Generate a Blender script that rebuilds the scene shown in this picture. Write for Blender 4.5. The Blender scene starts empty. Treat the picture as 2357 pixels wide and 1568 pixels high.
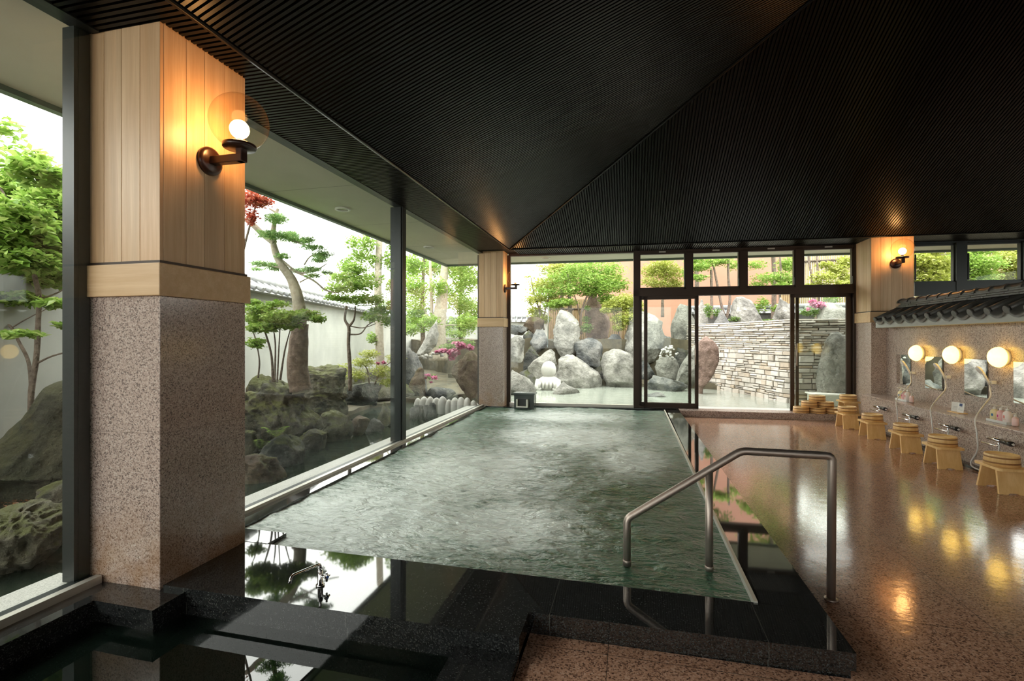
import bpy, bmesh, math, random
import numpy as np
from mathutils import Vector, Matrix, noise

sc = bpy.context.scene
# ------------------------------------------------------------------ camera
F = 1135.0; TH = 0.236; CH = 1.40; CX = 1178.5; HY = 780.0
CT, ST = math.cos(TH), math.sin(TH)
cam_d = bpy.data.cameras.new('camera'); cam = bpy.data.objects.new('camera', cam_d)
sc.collection.objects.link(cam); sc.camera = cam
cam.location = (0, 0, CH); cam.rotation_euler = (math.pi/2, 0, TH)
cam_d.sensor_width = 36; cam_d.sensor_fit = 'HORIZONTAL'; cam_d.lens = 36*F/2357
cam_d.shift_y = -4/2357; cam_d.clip_start = 0.05; cam_d.clip_end = 400
# ------------------------------------------------------------------ sky, exposure
sc.view_settings.view_transform = 'Standard'; sc.view_settings.look = 'None'
sc.view_settings.gamma = 1; sc.view_settings.use_curve_mapping = False
sc.view_settings.exposure = 1.9
w = bpy.data.worlds.new('overcast_sky'); sc.world = w; w.use_nodes = True
bg = w.node_tree.nodes['Background']; bg.inputs[0].default_value = (1.0, 0.99, 0.955, 1); bg.inputs[1].default_value = 2.0
sc.cycles.max_bounces = 9; sc.cycles.diffuse_bounces = 4; sc.cycles.glossy_bounces = 4; sc.cycles.transparent_max_bounces = 14; sc.cycles.caustics_reflective = False; sc.cycles.caustics_refractive = False; sc.cycles.sample_clamp_indirect = 12
BULB = 30.0; OPAL = 1.6

# ------------------------------------------------------------------ small maths
def W(px, py, D):                     # a point seen at a pixel, at a forward distance D
    k = (px-CX)/F
    return Vector((D*(k*CT-ST), D*(CT+k*ST), CH+(HY-py)*D/F))
def onz(px, py, z): return W(px, py, (CH-z)*F/(py-HY))
def YB(X): return 9.5+0.06*(X+2.37)    # line of the rear glazing
BT = math.atan(0.06)
def bx(px):                            # X where a pixel column meets the rear glazing
    k = (px-CX)/F
    D = 9.6422/((CT+k*ST)-0.06*(k*CT-ST)); return D*(k*CT-ST)
def bz(px, py):
    k = (px-CX)/F
    D = 9.6422/((CT+k*ST)-0.06*(k*CT-ST)); return CH+(HY-py)*D/F
def ly(px, X=-2.83):                   # Y where a pixel column meets a plane of constant X
    k = (px-CX)/F; D = X/(k*CT-ST); return D*(CT+k*ST)

# ------------------------------------------------------------------ mesh collecting
class MB:
    def __init__(s): s.v = []; s.f = []; s.M = None; s.sm = []
    def add(s, vs, fs, smooth=False):
        o = len(s.v)
        s.v += [tuple(s.M @ Vector(p)) if s.M else tuple(p) for p in vs]
        s.f += [tuple(i+o for i in f) for f in fs]; s.sm += [smooth]*len(fs); return s
    def box(s, x0, x1, y0, y1, z0, z1, M=None):
        vs = [Vector((x, y, z)) for z in (z0, z1) for y in (y0, y1) for x in (x0, x1)]
        if M: vs = [M @ p for p in vs]
        return s.add(vs, [(0,2,3,1),(4,5,7,6),(0,1,5,4),(2,6,7,3),(0,4,6,2),(1,3,7,5)])
    def bbox(s, x0, x1, y0, y1, z0, z1, b=0.006, M=None):      # box with chamfered edges
        bm = bmesh.new(); bmesh.ops.create_cube(bm, size=1)
        for v in bm.verts:
            v.co = Vector(((x0+x1)/2+v.co.x*(x1-x0), (y0+y1)/2+v.co.y*(y1-y0), (z0+z1)/2+v.co.z*(z1-z0)))
        bmesh.ops.bevel(bm, geom=bm.edges[:], offset=b, segments=2, affect='EDGES', profile=0.5)
        bm.verts.index_update()
        vs = [M @ v.co if M else v.co.copy() for v in bm.verts]; fs = [tuple(v.index for v in f.verts) for f in bm.faces]
        bm.free(); return s.add(vs, fs)
    def prism(s, pts, z0, z1):         # plan outline, counter clockwise
        n = len(pts); vs = [(p[0], p[1], z0) for p in pts]+[(p[0], p[1], z1) for p in pts]
        fs = [tuple(range(n-1, -1, -1)), tuple(range(n, 2*n))]+[(i, (i+1) % n, n+(i+1) % n, n+i) for i in range(n)]
        return s.add(vs, fs)
    def tube(s, pts, r, n=12, r1=None, cap=True):
        pts = [Vector(p) for p in pts]; m = len(pts); vs = []; up = None
        for i, p in enumerate(pts):
            a = pts[max(i-1, 0)]; b = pts[min(i+1, m-1)]; t = (b-a).normalized()
            if up is None: up = t.orthogonal().normalized()
            up = (up-t*up.dot(t))
            up = up.normalized() if up.length > 1e-6 else t.orthogonal().normalized()
            sd = t.cross(up)
            if isinstance(r, (list, tuple)): rr = r[i]
            else: rr = r if r1 is None else r+(r1-r)*i/(m-1)
            for k in range(n):
                A = 2*math.pi*k/n; vs.append(p+(up*math.cos(A)+sd*math.sin(A))*rr)
        fs = [(i*n+k, i*n+(k+1) % n, (i+1)*n+(k+1) % n, (i+1)*n+k) for i in range(m-1) for k in range(n)]
        s.add(vs, fs, True)
        if cap:
            o = len(s.v)-len(vs); s.f += [tuple(o+k for k in range(n-1, -1, -1)), tuple(o+(m-1)*n+k for k in range(n))]; s.sm += [False]*2
        return s
    def lathe(s, prof, n=32, M=None, sx=1, sy=1, cap=True):
        vs = []
        for r, z in prof:
            for k in range(n):
                A = 2*math.pi*k/n; p = Vector((r*math.cos(A)*sx, r*math.sin(A)*sy, z)); vs.append(M @ p if M else p)
        m = len(prof); fs = [(i*n+k, i*n+(k+1) % n, (i+1)*n+(k+1) % n, (i+1)*n+k) for i in range(m-1) for k in range(n)]
        s.add(vs, fs, True)
        if cap:
            o = len(s.v)-len(vs); s.f += [tuple(o+k for k in range(n-1, -1, -1)), tuple(o+(m-1)*n+k for k in range(n))]; s.sm += [False]*2
        return s
    def build(s, name, mat, parent=None, local=False):
        me = bpy.data.meshes.new(name); me.from_pydata(s.v, [], s.f)
        me.polygons.foreach_set('use_smooth', s.sm)
        if mat: me.materials.append(mat)
        me.update(); o = bpy.data.objects.new(name, me); sc.collection.objects.link(o)
        if parent: put(o, parent, local)
        return o
def put(o, parent, local=False):       # parent; a world-space mesh stays where it is
    o.parent = parent
    if not local and parent.type == 'EMPTY': o.matrix_parent_inverse = Matrix.Translation(-parent.location)
def npmesh(name, v, f, mat, parent=None, smooth=True):
    me = bpy.data.meshes.new(name); v = np.asarray(v, np.float32); f = np.asarray(f, np.int32); k = f.shape[1]
    me.vertices.add(len(v)); me.vertices.foreach_set('co', v.ravel())
    me.loops.add(f.size); me.loops.foreach_set('vertex_index', f.ravel())
    me.polygons.add(len(f)); me.polygons.foreach_set('loop_start', np.arange(0, f.size, k, dtype=np.int32))
    me.polygons.foreach_set('use_smooth', np.full(len(f), smooth)); me.update(calc_edges=True); me.validate()
    me.materials.append(mat); o = bpy.data.objects.new(name, me); sc.collection.objects.link(o)
    if parent: put(o, parent)
    return o
def thing(name, label, cat, loc=(0,0,0), group=None, kind=None, rz=0):
    o = bpy.data.objects.new(name, None); sc.collection.objects.link(o); o.location = loc; o.rotation_euler = (0, 0, rz)
    o.empty_display_size = 0.1
    return tag(o, label, cat, group, kind)
def tag(o, label=None, cat=None, group=None, kind=None):
    if label: o['label'] = label
    if cat: o['category'] = cat
    if group: o['group'] = group
    if kind: o['kind'] = kind
    return o
def copy_tree(o, parent=None):
    c = o.copy(); sc.collection.objects.link(c)
    if parent: c.parent = parent
    for ch in list(o.children): copy_tree(ch, c)
    return c

# ------------------------------------------------------------------ materials
def mat(name, col=(.5,.5,.5), rough=.5, metal=0, **k):
    m = bpy.data.materials.new(name); m.use_nodes = True; b = m.node_tree.nodes['Principled BSDF']
    b.inputs['Base Color'].default_value = (*col, 1); b.inputs['Roughness'].default_value = rough; b.inputs['Metallic'].default_value = metal
    for a, v in k.items(): b.inputs[a.replace('_', ' ')].default_value = v
    return m
class N:                               # a short way to wire nodes
    def __init__(s, m): s.t = m.node_tree; s.b = s.t.nodes.get('Principled BSDF'); s.o = s.t.nodes['Material Output']
    def n(s, typ, _props=None, **inp):
        nd = s.t.nodes.new('ShaderNode'+typ)
        for a, v in (_props or {}).items(): setattr(nd, a, v)
        for a, v in inp.items():
            key = int(a[1:]) if a[0] == 'i' and a[1:].isdigit() else a.replace('_', ' ')
            if isinstance(v, bpy.types.NodeSocket): s.t.links.new(v, nd.inputs[key])
            else: nd.inputs[key].default_value = v
        return nd
    def link(s, a, b): s.t.links.new(a, b)
    def ramp(s, fac, stops, interp='LINEAR'):
        r = s.t.nodes.new('ShaderNodeValToRGB'); r.color_ramp.interpolation = interp; e = r.color_ramp.elements
        while len(e) < len(stops): e.new(0.5)
        for i, (p, c) in enumerate(stops): e[i].position = p; e[i].color = (*c, 1) if len(c) == 3 else c
        s.link(fac, r.inputs[0]); return r.outputs[0]
    def pos(s): return s.n('NewGeometry').outputs['Position']
    def noise(s, vec, scale, detail=3, rough=.5): return s.n('TexNoise', Vector=vec, Scale=scale, Detail=detail, Roughness=rough).outputs[0]
    def scl(s, vec, x, y, z): return s.n('Mapping', Vector=vec, Scale=(x, y, z)).outputs[0]
    def mix(s, fac, a, b, mode='MIX'):
        m = s.t.nodes.new('ShaderNodeMix'); m.data_type = 'RGBA'; m.blend_type = mode
        for k, v in ((0, fac), (6, a), (7, b)):
            if isinstance(v, bpy.types.NodeSocket): s.link(v, m.inputs[k])
            else: m.inputs[k].default_value = v if k == 0 else (*v, 1)
        return m.outputs[2]
    def m(s, op, a, b=0.0):
        nd = s.t.nodes.new('ShaderNodeMath'); nd.operation = op
        for i, v in enumerate((a, b)):
            if isinstance(v, bpy.types.NodeSocket): s.link(v, nd.inputs[i])
            else: nd.inputs[i].default_value = v
        return nd.outputs[0]
    def bump(s, h, strength=.3, dist=.01):
        b = s.n('Bump', Height=h, Strength=strength, Distance=dist); s.link(b.outputs[0], s.b.inputs['Normal'])

def joints(N_, p, sx, sy, wd, off=(0, 0)):         # 1 on the grid of joints sx by sy
    sep = N_.n('SeparateXYZ', Vector=p); r = None
    for ax, st, o in ((0, sx, off[0]), (1, sy, off[1])):
        if st:
            a = N_.m('ADD', sep.outputs[ax], 100*st+o); a = N_.m('MODULO', a, st); a = N_.m('LESS_THAN', a, wd)
            r = a if r is None else N_.m('MAXIMUM', r, a)
    return r
def granite(name, cols, scale, rough, bumpy=0, grid=None, gridcol=(.02,.02,.02), stain=None, zaxis=False, wet=None):
    m = mat(name, rough=rough); n = N(m); p = n.pos()
    v = n.n('TexVoronoi', Vector=p, Scale=scale); sp = n.n('SeparateColor', Color=v.outputs['Color'])
    f = n.m('ADD', n.m('MULTIPLY', sp.outputs[0], .62), n.m('MULTIPLY', n.noise(p, scale*.6, 4, .6), .38))
    c = n.ramp(f, cols)
    c = n.mix(.22, c, n.ramp(n.noise(p, 1.3, 3), [(.3, (.55,.55,.55)), (.7, (1,1,1))]), 'MULTIPLY')
    if stain:
        z = n.n('SeparateXYZ', Vector=p).outputs[2]
        k = n.m('MULTIPLY', n.ramp(n.noise(p, 3.5, 4), [(.42, (0,0,0)), (.6, (1,1,1))]), n.ramp(z, [(.12, (1,1,1)), (.6, (0,0,0))]))
        c = n.mix(n.m('MULTIPLY', k, .6), c, stain)
    if grid:
        q = p
        if zaxis: q = n.n('CombineXYZ', X=n.n('SeparateXYZ', Vector=p).outputs[2], Y=n.n('SeparateXYZ', Vector=p).outputs[1]).outputs[0]
        g = joints(n, q, *grid); c = n.mix(n.m('MULTIPLY', g, .75), c, gridcol)
    n.link(c, n.b.inputs['Base Color'])
    if bumpy: n.bump(n.noise(p, wet or 14, 4, .6), bumpy, .004)
    return m
PINK = [(.12, (.08,.065,.06)), (.27, (.24,.18,.16)), (.42, (.44,.33,.28)), (.7, (.56,.44,.38)), (.9, (.68,.6,.54))]
FLOORC = [(.12, (.05,.028,.02)), (.27, (.2,.105,.07)), (.42, (.46,.25,.16)), (.72, (.58,.34,.235)), (.92, (.68,.5,.39))]
M = {}
M['granite'] = granite('speckled_pink_granite', PINK, 165, .16, grid=(.9, 0, .003), gridcol=(.2,.15,.13), stain=(.3,.15,.05), zaxis=True)
M['granite_wall'] = granite('brown_speckled_granite', [(a, (c[0]*.95, c[1]*.97, c[2]*.95)) for a, c in PINK], 120, .22, grid=(0, .82, .003, (0, .1)), gridcol=(.1,.08,.07))
M['floor'] = granite('wet_pink_granite_floor', FLOORC, 140, .12, .22, grid=(.9, .6, .004, (.1, .18)), gridcol=(.04,.03,.025), wet=9)
M['step'] = granite('brown_granite_step', [(a, (c[0]*.9, c[1]*.9, c[2]*.9)) for a, c in PINK], 120, .2)
M['black'] = granite('polished_black_granite', [(.2, (.005,.005,.005)), (.45, (.013,.014,.014)), (.75, (.04,.042,.042)), (.92, (.11,.11,.105))], 230, .035, grid=(.94, 0, .003, (.37, 0)), gridcol=(.09,.09,.08))
M['black'].node_tree.nodes['Principled BSDF'].inputs['IOR'].default_value = 1.85

def wood(name, c0, c1, axis='z', streak=.5):
    m = mat(name, rough=.42); n = N(m); p = n.pos(); g = n.n('NewGeometry')
    isl = g.outputs['Random Per Island']
    off = n.n('CombineXYZ', X=n.m('MULTIPLY', isl, 37), Y=n.m('MULTIPLY', isl, 91), Z=n.m('MULTIPLY', isl, 13)).outputs[0]
    q = n.n('VectorMath', {'operation': 'ADD'}, i0=p, i1=off).outputs[0]
    s = {'z': (14, 14, .55), 'x': (.6, 14, 14), 'y': (14, .6, 14)}[axis]
    a = n.noise(n.scl(q, *s), 1.6, 4, .6); b = n.noise(n.scl(q, *[k*3.5 for k in s]), 2.6, 3, .6)
    col = n.ramp(n.m('ADD', n.m('MULTIPLY', a, .7), n.m('MULTIPLY', b, .3)), [(.32, c0), (.5, tuple((x+y)/2 for x, y in zip(c0, c1))), (.62, c1)])
    tint = n.ramp(isl, [(0, (.86,.8,.76)), (.3, (1,1,1)), (.6, (.93,.88,.8)), (1, (1,.93,.88))])
    col = n.mix(.85, col, tint, 'MULTIPLY')
    dk = n.ramp(n.noise(n.scl(q, s[0]*.5, s[1]*.5, s[2]*.5), 1.1, 2), [(.54, (0,0,0)), (.66, (1,1,1))])
    col = n.mix(n.m('MULTIPLY', dk, streak), col, tuple(x*.55 for x in c0))
    n.link(col, n.b.inputs['Base Color']); n.bump(b, .12, .002); return m
M['plank'] = wood('pale_cypress_planks', (.6,.38,.21), (.76,.54,.33), 'z', .3)
M['band'] = wood('pale_cypress_band', (.64,.42,.23), (.76,.55,.34), 'x', .1)
M['hinoki'] = wood('fresh_hinoki_wood', (.74,.47,.19), (.88,.63,.31), 'z', .05)
M['hinoki_band'] = mat('copper_hoop', (.3,.14,.05), .35, .4)
M['slat'] = mat('black_lacquered_slats', (.0045,.004,.0033), .33, Specular_IOR_Level=.18)
M['slatback'] = mat('ceiling_void_board', (.003,.003,.003), .9)
M['frame'] = mat('dark_green_metal', (.018,.024,.023), .38, .2)
M['brown'] = mat('bronze_anodised_metal', (.045,.026,.016), .38, .3)
M['steel'] = mat('brushed_steel', (.42,.355,.31), .42, .9); 
M['chrome'] = mat('chrome', (.8,.8,.8), .08, 1)
M['blackplastic'] = mat('black_plastic', (.015,.015,.015), .3)
M['alu'] = mat('silver_aluminium', (.6,.58,.52), .4, .6)
M['palestone'] = granite('pale_stone_sill', [(.2,(0.42,0.42,0.378)), (.5,(0.571,0.571,0.521)), (.9,(0.672,0.672,0.622))], 200, .5)
M['lampbrown'] = mat('dark_brown_lamp_metal', (.035,.014,.009), .28, .2)
M['white'] = mat('white_plastic', (.75,.74,.7), .4)
M['whitewall'] = mat('white_plaster', (.62,.63,.6), .8)
def emis(name, col, s, base=(.8,.8,.8)):
    m = mat(name, base, .3); b = m.node_tree.nodes['Principled BSDF']; b.inputs['Emission Color'].default_value = (*col, 1); b.inputs['Emission Strength'].default_value = s; return m
M['bulb'] = emis('glowing_bulb', (1,.5,.17), BULB); M['opal'] = emis('glowing_opal_glass', (1,.62,.11), OPAL)
def clear(name, tint, gl=1.0, ior=1.45, rough=0.0, haze=0.0):
    m = bpy.data.materials.new(name); m.use_nodes = True; t = m.node_tree; t.nodes.remove(t.nodes['Principled BSDF']); out = t.nodes['Material Output']
    tr = t.nodes.new('ShaderNodeBsdfTransparent'); tr.inputs[0].default_value = (*tint, 1)
    g = t.nodes.new('ShaderNodeBsdfGlossy'); g.inputs['Roughness'].default_value = rough; g.inputs[0].default_value = (gl, gl, gl, 1)
    f0 = ((ior-1)/(ior+1))**2; lw = t.nodes.new('ShaderNodeLayerWeight'); lw.inputs[0].default_value = .5
    pw = t.nodes.new('ShaderNodeMath'); pw.operation = 'POWER'; pw.inputs[1].default_value = 5; t.links.new(lw.outputs['Facing'], pw.inputs[0])
    fr = t.nodes.new('ShaderNodeMath'); fr.operation = 'MULTIPLY_ADD'; fr.inputs[1].default_value = (1-f0)*.6; fr.inputs[2].default_value = f0*.55; t.links.new(pw.outputs[0], fr.inputs[0])
    mx = t.nodes.new('ShaderNodeMixShader'); t.links.new(fr.outputs[0], mx.inputs[0]); t.links.new(tr.outputs[0], mx.inputs[1]); t.links.new(g.outputs[0], mx.inputs[2])
    t.links.new(mx.outputs[0], out.inputs[0]); return m
M['glass'] = clear('window_glass', (.95,.97,.95))
M['globe'] = clear('amber_seeded_glass', (.97,.92,.85), gl=.6, ior=1.25)
M['frosted'] = clear('frosted_glass', (.6,.61,.6), gl=.3)
M['mirror'] = mat('mirror_glass', (.9,.92,.9), .01, 1)

# plaster soffits
def noisy(name, c0, c1, scale, rough=.8, bump=.2, dist=.01, detail=4):
    m = mat(name, rough=rough); n = N(m); p = n.pos(); f = n.noise(p, scale, detail, .6)
    n.link(n.ramp(f, [(.3, c0), (.7, c1)]), n.b.inputs['Base Color'])
    if bump: n.bump(f, bump, dist)
    return m
M['soffit'] = noisy('pale_eave_board', (.62,.6,.49), (.68,.66,.54), 2, .8, 0)
n = N(M['soffit']); p = n.pos(); g = joints(n, p, 0, 1.8, .012, (0, .4)); c = n.b.inputs['Base Color'].links[0].from_socket
n.link(n.mix(n.m('MULTIPLY', g, .6), c, (.15,.15,.12)), n.b.inputs['Base Color'])
M['plaster'] = noisy('weathered_garden_plaster', (0.378,0.387,0.36), (0.495,0.504,0.468), 1.1, .85, .1)
M['tile'] = noisy('grey_roof_tile', (.05,.048,.042), (.10,.095,.085), 12, .4, .1)
M['wetile'] = noisy('silvery_garden_roof_tile', (0.216,0.223,0.23), (0.36,0.36,0.36), 6, .35, .1)
M['terra'] = noisy('salmon_render', (.42,.215,.15), (.47,.25,.175), 1.5, .9, .1)
M['bamboo'] = noisy('bamboo_fence', (0.288,0.216,0.108), (0.396,0.302,0.158), 5, .8, .1)
M['earth'] = noisy('garden_earth', (.05,.045,.03), (.12,.1,.06), 3, .95, .6, .05)
M['hedge_earth'] = M['earth']
M['bark'] = noisy('rough_bark', (.09,.065,.05), (.22,.17,.13), 22, .9, 1, .03)
M['barkpale'] = noisy('pale_bark', (.28,.24,.18), (.42,.38,.3), 16, .9, 1, .02)
def rockmat(name, c0, c1, moss=None, amount=.5, scale=2.2):
    m = mat(name, rough=.8); n = N(m); p = n.pos(); f = n.noise(p, scale, 8, .65)
    col = n.ramp(f, [(.36, tuple(a*.55 for a in c0)), (.45, c0), (.52, tuple((a+b)/2 for a, b in zip(c0, c1))), (.62, c1)])
    cr = n.n('TexVoronoi', {'feature': 'DISTANCE_TO_EDGE'}, Vector=n.n('VectorMath', {'operation': 'ADD'}, i0=p, i1=n.n('TexNoise', Vector=p, Scale=2.0).outputs['Color']).outputs[0], Scale=1.7)
    crk = n.ramp(cr.outputs[0], [(0, (1,1,1)), (.018, (0,0,0))]); col = n.mix(n.m('MULTIPLY', crk, .35), col, tuple(a*.4 for a in c0))
    if moss:
        nz = n.n('SeparateXYZ', Vector=n.n('NewGeometry').outputs['Normal']).outputs[2]
        k = n.m('MULTIPLY', n.ramp(nz, [(.15, (0,0,0)), (.7, (1,1,1))]), n.ramp(n.noise(p, 4.5, 5), [(.5-amount*.25, (0,0,0)), (.62-amount*.2, (1,1,1))]))
        col = n.mix(n.m('MULTIPLY', k, .9), col, moss)
    n.link(col, n.b.inputs['Base Color']); n.bump(n.m('ADD', n.noise(p, 3.5, 9, .7), n.m('MULTIPLY', n.noise(p, 14, 6, .6), .4)), 1, .12); return m
M['r_pale'] = rockmat('pale_grey_boulder', (0.252,0.244,0.215), (0.445,0.43,0.385))
M['r_grey'] = rockmat('grey_boulder', (0.096,0.102,0.102), (0.252,0.246,0.228))
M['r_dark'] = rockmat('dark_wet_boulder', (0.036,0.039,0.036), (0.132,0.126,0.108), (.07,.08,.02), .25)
M['r_moss'] = rockmat('mossy_boulder', (0.0672,0.0624,0.0432), (0.202,0.182,0.125), (0.112,0.12,0.032), .6)
M['r_olive'] = rockmat('olive_boulder', (0.042,0.042,0.021), (0.102,0.096,0.051), (.06,.06,.02), .5, 1.2)
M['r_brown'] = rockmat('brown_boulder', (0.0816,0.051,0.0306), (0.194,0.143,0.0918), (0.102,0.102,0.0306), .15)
M['r_red'] = rockmat('reddish_rock', (0.18,0.114,0.084), (0.33,0.228,0.18))
M['pebble'] = noisy('white_pebble', (0.42,0.408,0.372), (0.51,0.498,0.468), 5, .6, .1)
def stonemat():
    m = mat('stacked_ledge_stone', rough=.85); n = N(m); p = n.pos(); isl = n.n('NewGeometry').outputs['Random Per Island']
    c = n.ramp(isl, [(0, (0.365,0.322,0.27)), (.3, (0.522,0.487,0.426)), (.6, (0.592,0.557,0.505)), (.85, (0.478,0.392,0.296)), (1, (0.626,0.6,0.557))])
    f = n.noise(p, 9, 5); n.link(n.mix(.35, c, n.ramp(f, [(.3, (0.498,0.498,0.498)), (.7, (1,1,1))]), 'MULTIPLY'), n.b.inputs['Base Color']); n.bump(f, .5, .02); return m
M['stone'] = stonemat()
def leafmat(name, c0, c1, c2, trans=.45):
    m = bpy.data.materials.new(name); m.use_nodes = True; n = N(m); t = m.node_tree; t.nodes.remove(n.b)
    isl = n.n('NewGeometry').outputs['Random Per Island']; c = n.ramp(isl, [(0, c0), (.5, c1), (1, c2)])
    d = n.n('BsdfDiffuse', Color=c); tr = n.n('BsdfTranslucent', Color=c); g = n.n('BsdfGlossy', Roughness=.4)
    mx = n.n('MixShader', i0=trans, i1=d.outputs[0], i2=tr.outputs[0]); m2 = n.n('MixShader', i0=.05, i1=mx.outputs[0], i2=g.outputs[0])
    n.link(m2.outputs[0], n.o.inputs[0]); return m
M['l_bright'] = leafmat('bright_green_leaves', (0.172,0.31,0.0431), (0.293,0.448,0.0862), (0.431,0.535,0.155))
M['l_yellow'] = leafmat('yellow_green_leaves', (0.27,0.33,0.0375), (0.413,0.45,0.09), (0.51,0.525,0.188))
M['l_mid'] = leafmat('mid_green_leaves', (0.0862,0.172,0.0345), (0.172,0.276,0.069), (0.259,0.362,0.103))
M['l_pine'] = leafmat('pine_needles', (0.137,0.292,0.0977), (0.292,0.49,0.175), (0.528,0.703,0.253), .3)
M['l_red'] = leafmat('red_maple_leaves', (0.375,0.045,0.03), (0.465,0.105,0.06), (0.525,0.21,0.112))
M['l_pink'] = leafmat('pink_azalea_petals', (0.6,0.12,0.27), (0.637,0.225,0.375), (0.675,0.375,0.488))
def water(name, col, rough, bumps, foam=0, spec=.5, stretch=(1, 1, 1)):
    m = mat(name, col, rough); n = N(m); p = n.pos(); h = None
    q = n.scl(p, *stretch)
    for s, a in bumps:
        x = n.m('MULTIPLY', n.n('TexNoise', Vector=q, Scale=s, Detail=4, Roughness=.55, Distortion=.6).outputs[0], a); h = x if h is None else n.m('ADD', h, x)
    n.b.inputs['Specular IOR Level'].default_value = spec
    if foam:                               # white bubbles from the jets, plus window and sky reflection painted into the colour
        def blob(cx, cy, rx, ry): return n.ramp(n.n('TexGradient', {'gradient_type': 'SPHERICAL'}, Vector=n.n('Mapping', Vector=p, Location=(-cx/rx, -cy/ry, 0), Scale=(1/rx, 1/ry, 0)).outputs[0]).outputs[1], [(0, (0,0,0)), (.7, (1,1,1))])
        big = None
        for b_ in ((-1.9, 3.3, 1.5, 1.6), (-1.6, 4.6, 1.3, 2.0), (-.75, 6.6, 1.7, 1.3), (-.9, 3.4, .9, .8), (-1.2, 8.3, 1.6, .9), (.0, 5.6, .6, 1.2)):
            q_ = blob(*b_); big = q_ if big is None else n.m('MAXIMUM', big, q_)
        wr = n.n('VectorMath', {'operation': 'ADD'}, i0=p, i1=n.n('VectorMath', {'operation': 'SCALE'}, i0=n.n('TexNoise', Vector=p, Scale=1.3, Detail=2).outputs['Color'], Scale=.5).outputs[0]).outputs[0]
        fz = n.n('TexNoise', Vector=n.scl(wr, 1.3, 3.2, 1), Scale=5.0, Detail=12, Roughness=.75, Distortion=.15).outputs[0]
        k = n.m('MULTIPLY', n.ramp(n.m('ADD', fz, n.m('MULTIPLY', big, .24)), [(.52, (0,0,0)), (.7, (1,1,1))]), n.m('ADD', n.m('MULTIPLY', big, .95), .1))
        cc = n.mix(n.noise(p, .8, 3), (col[0]*.8, col[1]*.85, col[2]*.8), (col[0]*1.25, col[1]*1.15, col[2]*1.2))
        n.link(n.mix(n.m('MULTIPLY', k, foam), cc, (.76,.84,.79)), n.b.inputs['Base Color'])
    n.bump(h, 1.0, .05); return m
M['poolwater'] = water('milky_green_water', (.045,.118,.068), .17, [(4, .9), (11, .4), (30, .16)], 1.0, .6, (1, 1.8, 1))
M['darkwater'] = water('still_dark_water', (.004,.007,.005), .015, [(1.2, .012)], 0, .6)
M['pondwater'] = water('garden_pond_water', (.02,.028,.02), .04, [(3, .05), (9, .03)], 0, .5)
M['outwater'] = water('pale_outdoor_pool_water', (.31,.335,.285), .1, [(3, .12), (9, .06)], 0, .6)
# ================================================================== the room shell
def st(o): o['kind'] = 'structure'; return o
ZC = 3.09; SL = .403; CXL = -2.18
def YC(X): return 8.85+.045*(X+2.18)
fl = MB()
fl.box(.885, 8.6, -4, YB(3), -.3, 0); fl.box(-.465, .885, -4, 2.3, -.3, 0); fl.box(-3.0, -.465, -4, .3, -.3, 0)
st(fl.build('floor', M['floor']))
# ceiling: dark board above, slats below it
cl = MB()
def roof(sw=.022, pitch=.038):
    b = MB(); s = MB(); XR = 7.8; T = (XR-CXL)/2
    zt = ZC+SL*T; hh = .035
    y0 = YC(CXL); ya = YC(CXL+T)-T
    b.add([(CXL, -4, ZC), (CXL, y0, ZC), (CXL+T, ya, zt), (CXL+T, -4, zt)], [(0,1,2,3)])
    b.add([(XR, -4, ZC), (XR, YC(XR), ZC), (CXL+T, ya, zt), (CXL+T, -4, zt)], [(3,2,1,0)])
    b.add([(CXL, y0, ZC), (XR, YC(XR), ZC), (CXL+T, ya, zt)], [(0,1,2)])
    b.add([(-2.95, -4, ZC+.01), (CXL, -4, ZC+.01), (CXL, y0, ZC+.01), (-2.95, 9.6, ZC+.01)], [(0,1,2,3)])
    b.add([(-2.95, 9.6, ZC+.01), (CXL, y0, ZC+.01), (XR, YC(XR), ZC+.01), (8.6, YB(8.6)+.1, ZC+.01)], [(0,1,2,3)])
    b.add([(XR, -4, ZC+.01), (8.6, -4, ZC+.01), (8.6, 10.3, ZC+.01), (XR, YC(XR), ZC+.01)], [(0,1,2,3)])
    def bar(a, c, wv):                     # slat from a to c, width vector wv, hangs down hh
        a = Vector(a); c = Vector(c); d = Vector((0, 0, -hh)); wv = Vector(wv)
        s.add([a, a+wv, a+wv+d, a+d, c, c+wv, c+wv+d, c+d], [(0,1,2,3),(7,6,5,4),(0,4,5,1),(1,5,6,2),(2,6,7,3),(3,7,4,0)])
    y = -3.9
    while y < y0-.05:                      # left plane and its flat border
        t = min(T, (y0-y)/.955); bar((CXL, y, ZC), (CXL+t, y, ZC+SL*t), (0, sw, 0)); bar((-2.84, y, ZC), (CXL-.02, y, ZC), (0, sw, 0)); y += pitch
    x = CXL+.06
    while x < XR-.05:                      # rear plane and its flat border
        t = min(x-CXL, XR-x); yy = YC(x); bar((x, yy, ZC), (x, yy-t, ZC+SL*t), (sw, 0, 0)); bar((x, yy+.02, ZC), (x, YB(x)-.03, ZC), (sw, 0, 0)); x += pitch
    y = -3.9
    while y < 8.9:
        t = min(T, YC(XR)-y); bar((XR, y, ZC), (XR-t, y, ZC+SL*t), (0, sw, 0)); y += .076
    s2 = MB()                              # battens over the joints
    s2.tube([(CXL, -4, ZC-.04), (CXL, y0, ZC-.04)], .016, 4); s2.tube([(CXL, y0, ZC-.04), (XR, YC(XR), ZC-.04)], .014, 4)
    s2.tube([(CXL, y0, ZC-.04), (CXL+T, ya, zt-.04)], .018, 4)
    o = st(b.build('ceiling', M['slatback'])); st(s.build('ceiling_slats', M['slat'], o)); st(s2.build('ceiling_batten', M['slat'], o))
roof()
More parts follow.
